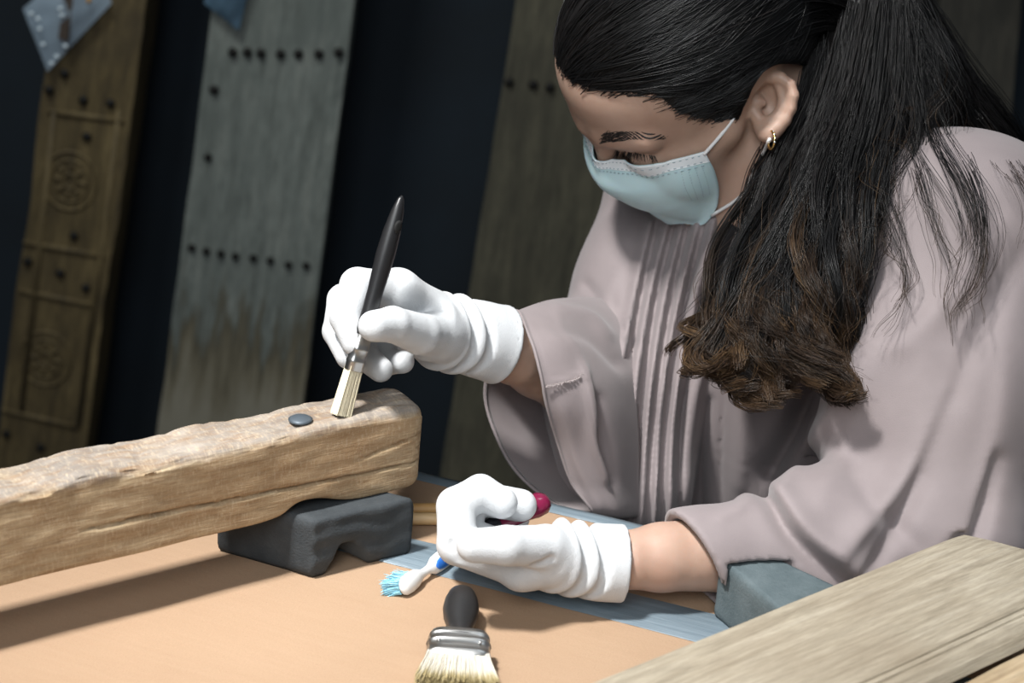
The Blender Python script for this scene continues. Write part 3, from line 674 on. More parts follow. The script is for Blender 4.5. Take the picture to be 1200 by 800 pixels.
B.chain([(*LS, .052), (*LE, .038)], .02); B.chain([(*LE, .040), (*(LE*.7+LW*.3), .037), (*(LE*.35+LW*.65), .0262), (*(LE*.1+LW*.9), .0208), (*LW, .0172), (*(LW+(LW-LE)*.04), .0125), (*(LW+(LW-LE)*.10), .0105)], .006)
B.chain([(*RS, .050), (*RE, .040)], .02); B.chain([(*RE, .038), (*(RE*.6+RW*.4), .033), (*(RE*.3+RW*.7), .0270), (*(RE*.08+RW*.92), .0232), (*RW, .0190), (*(RW+(RW-RE)*.06), .0135), (*(RW+(RW-RE)*.12), .0115)], .006)
Pi_ = np.linalg.inv(np.array(MP))
def in_planks(X, Y, Z):
    x = Pi_[0, 0]*X+Pi_[0, 1]*Y+Pi_[0, 3]; y = Pi_[1, 0]*X+Pi_[1, 1]*Y+Pi_[1, 3]
    return np.maximum(np.maximum(-x-.0015, y-(yB+sl*x*.0+.002))+0*Z, Z-(TZ+HP+.0015)+0*X)
def block_f(fc):
    fc = [np.asarray(p, float)[:2] for p in fc]
    def f(X, Y, Z):
        r = Z-(TZ+HB+.0015)+0*X+0*Y
        for a, b in zip(fc, fc[1:]+fc[:1]):
            d = (b-a)/np.linalg.norm(b-a); r = np.maximum(r, (X-a[0])*d[1]-(Y-a[1])*d[0]-.0015+0*Z)
        return r
    return f
B.apply([0, .6, TZ], [.5, 1.0, TZ+HP], in_planks, .002, 's', .01); B.apply([.05, .8, TZ], [.35, 1.05, TZ+HB], block_f(FB2), .002, 's', .01)
V, F = B.nets(1)
M_skin = mat('skin', (.47, .295, .215), .48, Subsurface_Weight=.18, Subsurface_Scale=.006); M_skin.node_tree.nodes['Principled BSDF'].inputs['Subsurface Radius'].default_value = (1, .4, .25)
t = NT(M_skin); c = t.ramp(t.noise(t.coord('Object'), 35, 4), [(.3, (.405, .262, .196)), (.7, (.46, .312, .240))]); t.color(t.mix(t.ramp(t.noise(t.coord('Object'), 14, 3), [(.5, (0, 0, 0)), (.75, (.35, .35, .35))]), c, (.43, .24, .18))); t.bump(t.noise(t.coord('Object'), 900, 3), .12, .0005)
body = obj('body', V, F, M_skin, person)

# ---- robe
h_ = .0021
G = Vol(axis(-.06, .56, .005, (.045, .36, h_)), axis(.86, 1.62, .006, (.895, 1.29, h_)), axis(0.0, TZ+.31, .012, (TZ-.01, TZ+.27, h_)))
q = lambda x, y, d, r: (*P(x, y, d), r)
hip = np.array([CX[0]+.06, CX[1]+.10, .55])
G.chain([(*(CX+np.array([0, .0, -.03])), .098), (*(CX+np.array([.015, .03, -.14])), .108), (*(CX+np.array([.035, .06, -.27])), .118), (*hip, .135), (hip[0], hip[1]+.02, .25, .16), (hip[0], hip[1]+.03, .19, .185)], .05, flat=(shd, 1.25))
G.cone(RS, LS, .066, .068, .05)
G.cone(LS+np.array([.05, .05, -.02]), LS+np.array([.07, .10, -.16]), .075, .09, .04)      # back of the shoulder
# near sleeve
G.chain([(*LS, .074), (*(LS*.5+LE*.5+np.array([-.005, 0, 0])), .074), (*LE, .062)], .035)
cufL = P(812, 655, 1.073)
G.chain([(*LE, .056), (*(LE*.55+cufL*.45), .0445), (*cufL, .0285), (*(cufL+(cufL-LE)*.14), .0285)], .02)
# far sleeve down to the elbow
G.chain([(*RS, .066), (*(RS*.5+RE*.5), .062), (*RE, .056)], .035)
G.chain([q(722, 425, 1.318, .055), q(690, 420, 1.275, .036)], .02)
G.cone(P(730, 560, 1.30), P(720, 470, 1.30), .05, .05, .03)
def cutlocal(v, p, n, e, k=.002):
    n = np.asarray(n, float); n /= np.linalg.norm(n); f = lambda X, Y, Z: -((X-p[0])*n[0]+(Y-p[1])*n[1]+(Z-p[2])*n[2]); v.apply(p-e, p+e, f, k, 's', .0)
caxis = (cufL-LE)/np.linalg.norm(cufL-LE)
cutlocal(G, cufL-caxis*.001, caxis*.92-CU*.42, .055, .0015)
G.cone(cufL-caxis*.022, cufL+caxis*.05, .0262, .0266, .0015, 's')
def project(Q):
    v = Q-CAM; d = -(v @ CB); return 600+FPX*(v @ CR)/d, 400-FPX*(v @ CU)/d, d
def fold_amount(px, py, pts, w1, w2, n=36):
    """signed-profile ridge along a line: w1 px wide on the left of travel (down), w2 on the right; third column scales it"""
    s = spline(pts, n); t_ = np.gradient(s[:, :2], axis=0); t_ /= np.linalg.norm(t_, axis=1)[:, None]
    dx = px[:, None]-s[None, :, 0]; dy = py[:, None]-s[None, :, 1]; D2 = dx*dx+dy*dy; j = D2.argmin(1); r = np.arange(len(px))
    al = dx[r, j]*t_[j, 0]+dy[r, j]*t_[j, 1]; sd = t_[j, 1]*dx[r, j]-t_[j, 0]*dy[r, j]
    over = np.where((j == 0) | (j == n-1), np.abs(al), 0)
    return s[j, 2]*np.exp(-(sd/np.where(sd < 0, w1, w2))**2)*np.exp(-(over/(.7*(w1+w2)))**2)
def fold(pts, w1, w2, amp, d0=1.0, d1=1.40):
    a = np.array([p[:2] for p in pts], float); mg = 2.2*max(w1, w2); c = [P(x, y, d) for x in (a[:, 0].min()-mg, a[:, 0].max()+mg) for y in (a[:, 1].min()-mg, a[:, 1].max()+mg) for d in (d0, d1)]
    sl, g = G._reg(np.min(c, 0), np.max(c, 0), 0); Dv = G.D[sl]; I = np.argwhere(np.abs(Dv) < .022)
    if not len(I): return
    Q = np.stack([G.ax[i][sl[i]][I[:, i]] for i in range(3)], 1).astype(float); px, py, d = project(Q); ok = (d > d0) & (d < d1) & (px > a[:, 0].min()-mg) & (px < a[:, 0].max()+mg) & (py > a[:, 1].min()-mg) & (py < a[:, 1].max()+mg); I = I[ok]
    if not len(I): return
    G.D[sl][I[:, 0], I[:, 1], I[:, 2]] -= (amp*fold_amount(px[ok], py[ok], pts, w1, w2)).astype(np.float32)
mm_ = .001
# pleats falling from the neck: rounded left flank, undercut right flank
for pts in ([(762, 262, .6), (747, 330, 1), (736, 390, 1), (719, 492, 1.1), (709, 618, 1.2)],
            [(783, 258, .6), (762, 345, 1), (748, 440, 1), (741, 520, 1), (735, 618, 1)],
            [(800, 258, .6), (780, 345, 1), (765, 440, 1), (757, 520, 1), (752, 618, 1)],
            [(818, 258, .6), (797, 345, 1), (779, 440, 1), (771, 520, 1), (768, 618, 1)],
            [(836, 262, .6), (815, 360, 1), (797, 440, 1), (788, 520, 1), (787, 618, 1)]):
    fold(pts, 9, 3.5, 8.0*mm_, 1.1, 1.42)
    fold([(x+9, y, a) for x, y, a in pts], 3.5, 3.5, -4.5*mm_, 1.1, 1.42)
fold([(868, 300, .8), (842, 380, 1), (820, 450, 1), (810, 530, 1), (810, 618, 1)], 14, 5, 6*mm_, 1.1, 1.42)
fold([(830, 470, .8), (822, 540, 1), (822, 612, 1)], 4, 6, -4*mm_, 1.1, 1.42)
fold([(850, 440, .7), (846, 500, 1), (842, 600, 1)], 2.5, 2.5, -1.8*mm_, 1.1, 1.42)       # panel seam
fold([(880, 420, .7), (872, 500, 1), (866, 570, 1)], 14, 10, 4*mm_, 1.1, 1.42)
fold([(856, 256, 1), (845, 300, 1), (832, 345, .9), (820, 378, .3)], 10, 8, -18*mm_, 1.1, 1.42)
# deep shade between the front and the near arm
fold([(965, 430, .6), (935, 500, 1), (908, 548, 1)], 16, 10, -20*mm_, 1.05, 1.42)
fold([(1010, 400, .3), (975, 470, 1), (930, 530, 1), (905, 556, .8)], 5, 20, 9*mm_, 1.0, 1.25)
# creases of the near sleeve
fold([(890, 565, .5), (905, 590, 1), (922, 622, 1), (950, 652, .9), (1000, 690, .8)], 10, 9, -7.5*mm_, 1.0, 1.2)
fold([(905, 560, .5), (925, 590, 1), (950, 622, 1), (1000, 665, .9), (1030, 690, .8)], 12, 16, 8.5*mm_, 1.0, 1.2)
fold([(880, 572, .5), (868, 590, 1), (850, 600, .6)], 8, 10, 3*mm_, 1.0, 1.2)
fold([(1075, 560, .5), (1055, 600, 1), (1018, 665, 1)], 6, 16, -6*mm_, 1.0, 1.2)
fold([(1100, 470, .4), (1060, 560, 1), (1000, 640, 1)], 20, 9, 6*mm_, 1.0, 1.2)
fold([(1165, 540, .6), (1150, 590, 1), (1140, 625, 1)], 5, 14, -8*mm_, 1.0, 1.25)
fold([(1000, 560, .4), (1030, 600, 1), (1075, 640, .6)], 10, 14, -4*mm_, 1.0, 1.25)
fold([(1180, 260, .3), (1130, 330, 1), (1060, 400, .7)], 12, 18, 4*mm_, 1.0, 1.25)
fold([(1195, 300, .5), (1150, 380, 1), (1120, 460, .6)], 10, 16, -4*mm_, 1.0, 1.25)
fold([(1050, 330, .3), (1020, 430, 1), (985, 520, 1), (960, 580, .6)], 26, 22, 5*mm_, 1.0, 1.25)
fold([(1130, 320, .3), (1110, 440, 1), (1085, 520, .6)], 26, 26, -4*mm_, 1.0, 1.25)
fold([(1185, 380, .4), (1175, 480, 1), (1160, 560, .8)], 16, 22, 5*mm_, 1.0, 1.25)
# far upper arm
fold([(735, 300, .3), (715, 345, 1), (700, 380, .5)], 14, 16, 4*mm_, 1.15, 1.45)
fold([(690, 338, .6), (715, 372, 1), (742, 402, .5)], 6, 8, -5*mm_, 1.15, 1.45)
fold([(675, 358, .8), (700, 378, .8), (722, 402, .1)], 7, 7, 4*mm_, 1.15, 1.45)
MTi = np.linalg.inv(np.array(MT))
def undertable(X, Y, Z):
    yl = MTi[1, 0]*X+MTi[1, 1]*Y+MTi[1, 3]; return np.maximum(yl-.004+0*Z, Z-(TZ+.0018)+0*X)
G.apply([-1, 0, 0], [1, 1.3, TZ+.002], undertable, .003, 's', .02)
G.apply([0, .6, TZ], [.5, 1.0, TZ+HP], in_planks, .002, 's', .01); G.apply([.05, .8, TZ], [.35, 1.05, TZ+HB], block_f(FB2), .002, 's', .01)
# neck opening
G.cone(nb+(H(0, -28, -5)-nb)*.6, H(0, -28, -5)+(H(0, -28, -5)-nb)*.3, .056, .070, .008, 's')
V, F = G.nets(1)
M_robe = mat('mauve_crepe', (.34, .275, .265), .75, Sheen_Weight=.2, Sheen_Roughness=.5)
t = NT(M_robe); t.color(t.ramp(t.noise(t.coord('Object'), 25, 3), [(.3, (.232, .194, .196)), (.7, (.262, .220, .221))])); t.bump(t.noise(t.coord('Object'), 1300, 2, .5), .25, .0006)
robe = obj('robe', V, F, M_robe, person)
M_under = mat('black_undershirt', (.008, .008, .010), .8)
up_ = spline([(862, 262, 15), (851, 290, 16), (836, 338, 11), (821, 376, 3)], 20); pth = [P(x, y, min(G.hit(x, y, 1.0, 1.5, 1.27), B.hit(x, y, 1.0, 1.5, 1.4))+.0035) for x, y, _ in up_]
V, F = tube(pth, up_[:, 2]/2000., 10); obj('undershirt', V, F, M_under, person)
# wide hanging far sleeve: an open cloth tube
def closed_spline(pts, n):
    p = np.asarray(pts, float); k = len(p); pp = np.vstack([p, p, p]); s = spline(pp, 3*n+1); return s[n:2*n]
rings = [[(605, 364, 1.185), (622, 396, 1.160), (633, 436, 1.154), (641, 476, 1.162), (654, 520, 1.182), (670, 566, 1.196), (694, 601, 1.206), (650, 590, 1.235), (607, 555, 1.25), (582, 512, 1.252), (568, 460, 1.248), (582, 400, 1.228)],
         [(640, 352, 1.225), (660, 388, 1.180), (674, 432, 1.170), (684, 474, 1.172), (692, 522, 1.186), (700, 568, 1.198), (711, 604, 1.21), (685, 594, 1.25), (640, 560, 1.272), (610, 512, 1.276), (600, 460, 1.270), (612, 395, 1.255)],
         [(678, 348, 1.275), (700, 384, 1.225), (712, 430, 1.205), (718, 474, 1.200), (722, 522, 1.205), (724, 568, 1.212), (728, 606, 1.222), (715, 596, 1.27), (680, 560, 1.30), (650, 512, 1.31), (640, 460, 1.30), (650, 390, 1.29)],
         [(715, 350, 1.31), (735, 384, 1.27), (745, 430, 1.25), (748, 474, 1.245), (750, 522, 1.245), (750, 568, 1.25), (752, 604, 1.26), (745, 596, 1.30), (720, 560, 1.32), (700, 512, 1.33), (690, 460, 1.33), (695, 390, 1.32)]]
nr, nk = 30, 96
RG = np.array([closed_spline([P(*p) for p in r], nk) for r in rings]); lf = np.array([spline(RG[:, k], nr) for k in range(nk)]).transpose(1, 0, 2)
def normals(g):
    du = np.gradient(g, axis=0); dv = np.roll(g, -1, 1)-np.roll(g, 1, 1); n = np.cross(dv, du); n /= np.linalg.norm(n, axis=2, keepdims=True)+1e-12; c = g.mean(1, keepdims=True)
    return n if ((g-c)*n).sum(2).mean() > 0 else -n
nn_ = normals(lf); fp = lf.reshape(-1, 3); px, py, d = project(fp); near = (np.arange(nk)[None, :] < nk*.56).repeat(nr, 0).ravel().astype(float)
amt = np.zeros(len(fp))
for pts, w1, w2, am in (([(640, 452, .9), (662, 447, 1), (686, 438, 1)], 2.5, 2.5, 1.6), ([(652, 370, .6), (668, 395, 1), (684, 425, 1), (690, 470, .6)], 2.2, 2.2, 1.2),
                        ([(684, 430, .5), (694, 480, 1), (696, 520, 1), (712, 560, 1)], 6, 4, 5), ([(700, 470, .6), (706, 520, 1), (716, 560, 1)], 5, 7, -6), ([(660, 480, .5), (676, 540, 1), (700, 590, .8)], 9, 8, 3),
                        ([(612, 372, 1), (628, 405, 1), (640, 440, 1), (647, 474, 1), (662, 524, 1), (680, 570, 1)], 3, 3, -1.0),
                        ([(655, 362, .6), (690, 372, 1), (712, 390, .5), (722, 400, 0)], 6, 6, 5), ([(650, 385, .4), (690, 395, 1), (722, 425, 1)], 6, 8, -3)):
    amt += am*mm_*fold_amount(px, py, pts, w1, w2)
lf = lf+nn_*(amt*near).reshape(nr, nk)[..., None]; nn_ = normals(lf)
V = np.vstack([lf.reshape(-1, 3), (lf-nn_*.0014).reshape(-1, 3)]); F = []; o_ = nr*nk
for i in range(nr-1):
    for k in range(nk): f = (i*nk+k, i*nk+(k+1) % nk, (i+1)*nk+(k+1) % nk, (i+1)*nk+k); F.append(f); F.append(tuple(o_+x for x in f[::-1]))
for k in range(nk):
    for i in (0, nr-1): F.append((i*nk+k, i*nk+(k+1) % nk, o_+i*nk+(k+1) % nk, o_+i*nk+k))
V[:, 2] = np.where((V @ MTi[1, :3]+MTi[1, 3] < .004), np.maximum(V[:, 2], TZ+.002), V[:, 2])
obj('sleeve', V, F, M_robe, robe)
hemp = lf[0]; V, F = tube(np.vstack([hemp, hemp[:1]]), .0011, 6, False); obj('hem', V, F, M_robe, robe)
# frayed seam tuck on the far cuff
g = np.random.default_rng(41); sp_ = spline([(640, 452), (655, 449), (672, 444), (686, 436)], 120); A = []
for x, y in sp_:
    for _ in range(3):
        i = ((px-x)**2+(py-y)**2+1e6*(near < .5)).argmin(); p0 = lf.reshape(-1, 3)[i]*0+P(x, y, d[i]-.0022); dr_ = CU*g.normal(-.3, .7)+CR*g.normal(0, .5)+CB*.7; A.append([p0+dr_*.0011*s for s in np.linspace(0, 1, 4)])
strand_obj('frayed_seam', np.array(A), .00022, .0001, mat('frayed_thread', (.44, .38, .375), .8), robe, 3)
# rolled hem of the near cuff

# ---- gloves
M_glove = mat('white_cotton', (.54, .555, .57), .9, Sheen_Weight=.05); t = NT(M_glove); t.bump(t.noise(t.coord('Object'), 1100, 3), .45, .0008)
def ring(v, c, ax, R, r, mode='u', k=.002, n=44, wob=.0):
    ax = np.asarray(ax, float); ax = ax/np.linalg.norm(ax); u = np.cross(ax, [.2, .3, .93]); u /= np.linalg.norm(u); w = np.cross(ax, u); a = np.linspace(0, 2*np.pi, n+1)
    v.chain([(*(c+R*(math.cos(x)*u+math.sin(x)*w)+ax*wob*math.sin(2*x+1)), r) for x in a], k, mode)
def cutplane(v, p, n, k=.002):
    n = np.asarray(n, float); n /= np.linalg.norm(n); f = lambda X, Y, Z: -((X-p[0])*n[0]+(Y-p[1])*n[1]+(Z-p[2])*n[2])
    v.apply(p-.06, p+.06, f, k, 's', .0)
def glove(name, fingers, thumb, wrist, cuff, hole, extra=None):
    pts = [P(*p[:3]) for f in fingers+[thumb, wrist, cuff] for p in f]; lo, hi = np.min(pts, 0)-.035, np.max(pts, 0)+.035; v = Vol(*[axis(lo[i], hi[i], .00125) for i in range(3)])
    wr = wrist[0]; W0 = P(*wr[:3])
    for f in fingers: v.chain([(*W0, wr[3]*.85), q(*f[0])], .010)
    for a, b in zip(fingers[:-1], fingers[1:]): v.cone(P(*a[0][:3]), P(*b[0][:3]), a[0][3], b[0][3], .008)
    for f in fingers:
        v.chain([q(*p) for p in f], .0020)
    v.chain([q(*p) for p in [wrist[-1]]+thumb], .0022)
    v.chain([q(*p) for p in wrist], .006); v.chain([q(*p) for p in cuff], .006)
    if extra: extra(v)
    a, b = P(*cuff[-2][:3]), P(*cuff[-1][:3]); ax_ = (b-a)/np.linalg.norm(b-a)
    cutplane(v, b, ax_); rh = cuff[-1][3]-.0026; bb = b-ax_*.005
    def bore(X, Y, Z):
        x, y, z = X-bb[0], Y-bb[1], Z-bb[2]; t_ = x*ax_[0]+y*ax_[1]+z*ax_[2]; return np.maximum(np.sqrt((x-t_*ax_[0])**2+(y-t_*ax_[1])**2+(z-t_*ax_[2])**2)-rh, -t_)
    v.apply(b-.045, b+.045, bore, .0015, 's', .0)
    V, F = v.nets(1); return obj(name, V, F, M_glove, person), v
RF = [[(466, 342, 1.105, .0140), (419, 334, 1.085, .0112), (405, 372, 1.072, .0100), (417, 402, 1.067, .0088)],
      [(470, 352, 1.125, .0135), (403, 352, 1.108, .0108), (396, 388, 1.092, .0098), (409, 417, 1.080, .0086)],
      [(474, 372, 1.140, .0130), (420, 388, 1.132, .0102), (428, 418, 1.115, .0092), (446, 433, 1.102, .0082)],
      [(485, 392, 1.150, .0125), (446, 404, 1.142, .0092), (456, 424, 1.127, .0084), (472, 424, 1.115, .0076)]]
RT = [(518, 392, 1.128, .0160), (492, 391, 1.092, .0132), (460, 380, 1.064, .0112), (438, 382, 1.050, .0098)]
def rx(v):
    a, b = P(525, 390, 1.146), P(548, 394, 1.158); ax = b-a
    for c, R, r, m_ in ((-.3, .0230, .0016, 'u'), (.05, .0258, .0016, 's'), (.45, .0234, .0018, 'u'), (.8, .0260, .0012, 's')): ring(v, a+ax*c, ax, R, r, m_, .005, 44, .003)
    v.chain([q(478, 352, 1.078, .002), q(500, 362, 1.09, .002), q(520, 360, 1.11, .0015)], .004, 's')
glove('glove', RF, RT, [(532, 390, 1.150, .0225), (510, 388, 1.125, .0200)], [(532, 390, 1.150, .0235), (560, 397, 1.163, .0250), (586, 404, 1.174, .0282)], .02, rx)
LF = [[(612, 662, 1.045, .0145), (536, 638, 1.045, .0125), (534, 593, 1.055, .0118), (563, 577, 1.062, .0112), (588, 589, 1.062, .0100)],
      [(612, 655, 1.070, .0140), (536, 625, 1.070, .0122), (556, 583, 1.080, .0112), (610, 592, 1.088, .0105)],
      [(612, 655, 1.092, .0130), (545, 628, 1.092, .0112), (565, 592, 1.100, .0102), (604, 606, 1.104, .0095)],
      [(618, 660, 1.108, .0120), (560, 636, 1.108, .0098), (578, 610, 1.112, .0090), (604, 622, 1.112, .0082)]]
LT = [(676, 655, 1.052, .0165), (640, 641, 1.033, .0136), (594, 639, 1.014, .0118), (555, 639, 1.011, .0102)]
def lx(v):
    a, b = P(662, 652, 1.052), P(690, 657, 1.060); ax = b-a
    for c, R, r, m_ in ((-.25, .0196, .0018, 'u'), (.1, .0226, .0014, 's'), (.5, .0198, .0018, 'u'), (.8, .0230, .0012, 's')): ring(v, a+ax*c, ax, R, r, m_, .005, 44, .003)
    v.chain([q(600, 668, 1.025, .002), q(625, 662, 1.02, .0022), q(645, 655, 1.02, .0015)], .004, 's')
    v.chain([q(585, 660, 1.022, .0016), q(612, 662, 1.020, .002)], .003, 's')
    v.chain([q(560, 614, 1.033, .0014), q(538, 619, 1.033, .0022), q(529, 638, 1.033, .0024), q(537, 658, 1.033, .0024), q(560, 668, 1.031, .0020)], .003, 's')
glove('glove', LF, LT, [(680, 656, 1.058, .0200), (650, 652, 1.045, .0180)], [(680, 656, 1.058, .0212), (706, 659, 1.061, .0226), (731, 660, 1.063, .0246)], .018, lx)

# ---- face mask
def HX(px, py, x):
    """head-frame point where the pixel's ray meets the plane x = const of the head"""
    o = Hinv(CAM); d = Hinv(CAM+ray(px, py))-o; return o+d*(x-o[0])/d[0]
M_mask = mat('mask_blue', (.56, .76, .80), .7, Subsurface_Weight=.1); M_mask.node_tree.nodes['Principled BSDF'].inputs['Subsurface Scale'].default_value = .003
M_maskw = mat('mask_white', (.80, .85, .88), .7); M_loop = mat('ear_loop', (.78, .78, .78), .7); M_stitch = mat('mask_stitch', (.30, .42, .48), .7)
for mm in (M_mask, M_maskw):
    t = NT(mm); t.bump(t.noise(t.coord('Object'), 1200, 2), .15, .0004)
eT, eM, eB = HX(824, 172, 62), HX(833, 206, 60), HX(852, 242, 52)
cen_pts = np.array([(0, 100, 12), (0, 105, 4), (0, 112, -8), (0, 109, -25), (0, 101, -42), (0, 90, -56), (0, 76, -65)])
nt, ns = 64, 90
Cc = spline(cen_pts, nt); Ee = spline([eT, eM, eB], nt)
def mask_pt(i, s):
    a = abs(s); sg = 1 if s >= 0 else -1; C, Q = Cc[i], Ee[i]; t_ = i/(nt-1)
    w = .30+.42*min(1, t_*2.2); P1 = C+np.array([Q[0]*w*.75, -3*(1-t_), (Q[2]-C[2])*.1-2*(1-t_)]); P2 = np.array([Q[0]*.98, Q[1]+30+8*t_, Q[2]*.75+C[2]*.25+6*(1-t_)]); b = 1-a; bz = 4.5*(1-t_)**2*math.sin(math.pi*a)
    p = C*b**3+3*P1*b*b*a+3*P2*b*a*a+Q*a**3; p[2] += bz
    f = t_*7.0; st = (f % 1.0); p = p+np.array([0, 1.5*(max(0, 1-abs(t_-.62)/.05)*.6+max(0, 1-abs(t_-.36)/.04)*.35)*(1-a**3), 0])
    return np.array([p[0]*sg, p[1], p[2]])
grid = np.array([[H(*mask_pt(i, s)) for s in np.linspace(-1, 1, ns)] for i in range(nt)]).reshape(-1, 3)
for _ in range(3):
    d = B.sample(grid); grid += B.grad(grid)*np.clip(.0022-d, 0, .01)[:, None]
gm = grid.reshape(nt, ns, 3)
for _ in range(14): gm[1:-1, 1:-1] = gm[1:-1, 1:-1]*.6+.1*(gm[:-2, 1:-1]+gm[2:, 1:-1]+gm[1:-1, :-2]+gm[1:-1, 2:])
def sheet(g, th):
    n1, n2, _ = g.shape; du = np.gradient(g, axis=0); dv = np.gradient(g, axis=1); n = np.cross(dv, du); n /= np.linalg.norm(n, axis=2, keepdims=True)+1e-12
    if (n[n1//2, n2//2] @ (Rh @ np.array([0, 1, 0]))) < 0: n = -n
    A = (g+n*th).reshape(-1, 3); Bk = g.reshape(-1, 3); V = np.vstack([A, Bk]); F = []; o = n1*n2; id_ = lambda i, j: i*n2+j
    for i in range(n1-1):
        for j in range(n2-1): f = (id_(i, j), id_(i+1, j), id_(i+1, j+1), id_(i, j+1)); F.append(f); F.append(tuple(o+x for x in f[::-1]))
    for i in range(n1-1):
        for j in (0, n2-1): F.append((id_(i, j), id_(i+1, j), o+id_(i+1, j), o+id_(i, j)))
    for j in range(n2-1):
        for i in (0, n1-1): F.append((id_(i, j), id_(i, j+1), o+id_(i, j+1), o+id_(i, j)))
    return V, F, n
V, F, nm = sheet(gm, .0007); mask_o = obj('face_mask', V, F, M_mask, person); mask_o['label'] = 'pale blue pleated surgical mask'
kb = 9; V, F, _ = sheet(gm[:kb]+nm[:kb]*.0006, .0007); obj('nose_band', V, F, M_maskw, mask_o)
parts = []
def dash(i, j0, j1):
    a, b = gm[i, j0]+nm[i, j0]*.0016, gm[i, j1]+nm[i, j1]*.0016; parts.append(tube([a, b], .00028, 4))
for i in (2, 7, 10):
    for j in range(2, ns-2, 2): a = gm[i, j]+nm[i, j]*.0014; b = a+(gm[i, j+1]-gm[i, j])*.8+(nm[i, j+1]-nm[i, j])*.0014; parts.append(tube([a, b], .00026, 4))
for j in (ns-4, ns-6, ns-8, ns-10, 4, 6, 8):
    for i in range(10, nt-26, 2): a = gm[i, j]+nm[i, j]*.0010; parts.append(tube([a, a+(gm[i+1, j]-gm[i, j])*.55], .00022, 4))
V, F = join(*parts); obj('stitching', V, F, M_stitch, mask_o)
def on_body(px, lift): return [P(x, y, B.hit(x, y, 1.0, 1.5, 1.25)-lift) for x, y in px]
tp = gm[2, -2]; bt = gm[nt-3, -2]
for a, px in ((tp, [(845, 158), (862, 135), (872, 116), (876, 106)]), (bt, [(868, 230), (882, 204), (893, 182), (902, 163)])):
    V, F = tube(spline([a+nm[2, -2]*.001]+on_body(px, .0016 if px[0][0] < 860 else .0045), 24), .0013, 8); obj('ear_loop', V, F, M_loop, mask_o)
# ---- earring
e0 = P(904, 158, B.hit(902, 157, 1.0, 1.5, 1.2)); M_gold = mat('gold', (.75, .52, .20), .22, Metallic=1.0); M_gem = mat('stones', (.85, .85, .85), .08, Metallic=.6)
a = np.linspace(0, 2*np.pi, 25); du = CU*.0062; dv = CB*.8+CR*.25; dv = dv/np.linalg.norm(dv)*.0052
hoop = [e0-CU*.0005+du*math.cos(x)+dv*math.sin(x)-CU*.003 for x in a]
V, F = tube(hoop, .0010, 8, False); ero = obj('earring', V, F, M_gold, person); ero['label'] = 'small gold hoop earring with pale stones'
for x in np.linspace(.2, 1.9, 5):
    p = e0-CU*.0035+du*math.cos(x)*1.05+dv*math.sin(x)*1.05; V, F = lathe([(-.0008, .0003), (0, .0010), (.0008, .0003)], 8); obj('stone', V+p, F, M_gem, ero)
# ---- brows and lashes
M_brow = mat('brow_hair', (.012, .009, .008), .5)
g = np.random.default_rng(11)
def hairs(roots, dirs, length, lift, bend, m_=5):
    out = []
    for (x, y), (dx, dy), L in zip(roots, dirs, length):
        path = []
        for k in range(m_):
            s = k/(m_-1); X, Y = x+dx*L*s, y+dy*L*s+bend*s*s; d = B.hit(X, Y, 1.0, 1.5, None)
            if d is None: d = path_d
            path_d = d; path.append(P(X, Y, d-lift*(.3+s)))
        out.append(path)
    return np.array(out)
rt = []; dr = []; ln = []
for k in range(1300):
    u = g.random(); cx = 702+70*u; cy = 163.5-6*math.sin(u*2.2)+2.5*u; th = 4.6*(1-u)**.6+1.3; rt.append((cx+g.normal(0, 1), cy+g.uniform(-th, th))); an = -.45*(1-u)**2+.06*u+g.normal(0, .10); dr.append((math.cos(an), math.sin(an))); ln.append(g.uniform(7, 11))
strand_obj('eyebrow', hairs(rt, dr, ln, .0004, 0), .00027, .00010, M_brow, person, 1)
rt = []; dr = []; ln = []
for k in range(64):
    u = g.random(); rt.append((721+49*u, 177+6*u**1.2+g.normal(0, .5))); an = math.pi*.5+.9*(.55-u)+g.normal(0, .14); dr.append((math.cos(an), math.sin(an))); ln.append(g.uniform(7, 11))
strand_obj('eyelashes', hairs(rt, dr, ln, .0050, 0), .00027, .00010, M_brow, person, 2)

# ---- hair
M_hair = mat('hair', (.010, .008, .007), .42); t = NT(M_hair); M_hair.node_tree.nodes['Principled BSDF'].inputs['Specular IOR Level'].default_value = .38
a_ = t.n('ShaderNodeVertexColor', layer_name='hair'); sp = t.n('ShaderNodeSeparateColor'); t.l(a_.outputs[0], sp.inputs[0])
dark = t.ramp(sp.outputs[1], [(0, (.0028, .0030, .0034)), (.75, (.0065, .0060, .0062)), (1, (.012, .0095, .009))]); tips = t.ramp(sp.outputs[1], [(0, (.016, .010, .007)), (.45, (.040, .023, .013)), (.8, (.085, .050, .025)), (1, (.19, .115, .055))])
t.color(t.mix(t.ramp(sp.outputs[2], [(.0, (0, 0, 0)), (1, (1, 1, 1))]), dark, tips))
M_cap = mat('hair_underlayer', (.006, .005, .005), .5)
def strand_hair(name, paths, r0, r1, seed, dye=None, clump=None):
    V, F, at = strands(paths, r0, r1, seed); N, m_, _ = np.asarray(paths).shape
    if dye is not None:
        tt = np.linspace(0, 1, m_); dy = np.clip((tt[None]-dye[:, None])/.35, 0, 1); at.reshape(N, m_, 3, 4)[..., 2] = dy[:, :, None]
    if clump is not None: a3 = at.reshape(N, m_, 3, 4); a3[..., 1] = np.clip(a3[..., 1]*.35+clump[:, None, None]*.65, 0, 1)
    o = obj(name, V, F, M_hair, person); a = o.data.color_attributes.new('hair', 'FLOAT_COLOR', 'POINT'); a.data.foreach_set('color', at.ravel()); return o
cS, rS = np.array([0, -6, 42.]), np.array([74, 94, 84.])
hl_px = [(645, 76), (660, 92), (680, 101), (715, 108), (745, 109), (768, 112), (790, 128), (815, 136), (836, 140), (844, 150), (852, 140), (862, 122), (871, 105), (882, 92), (898, 82)]
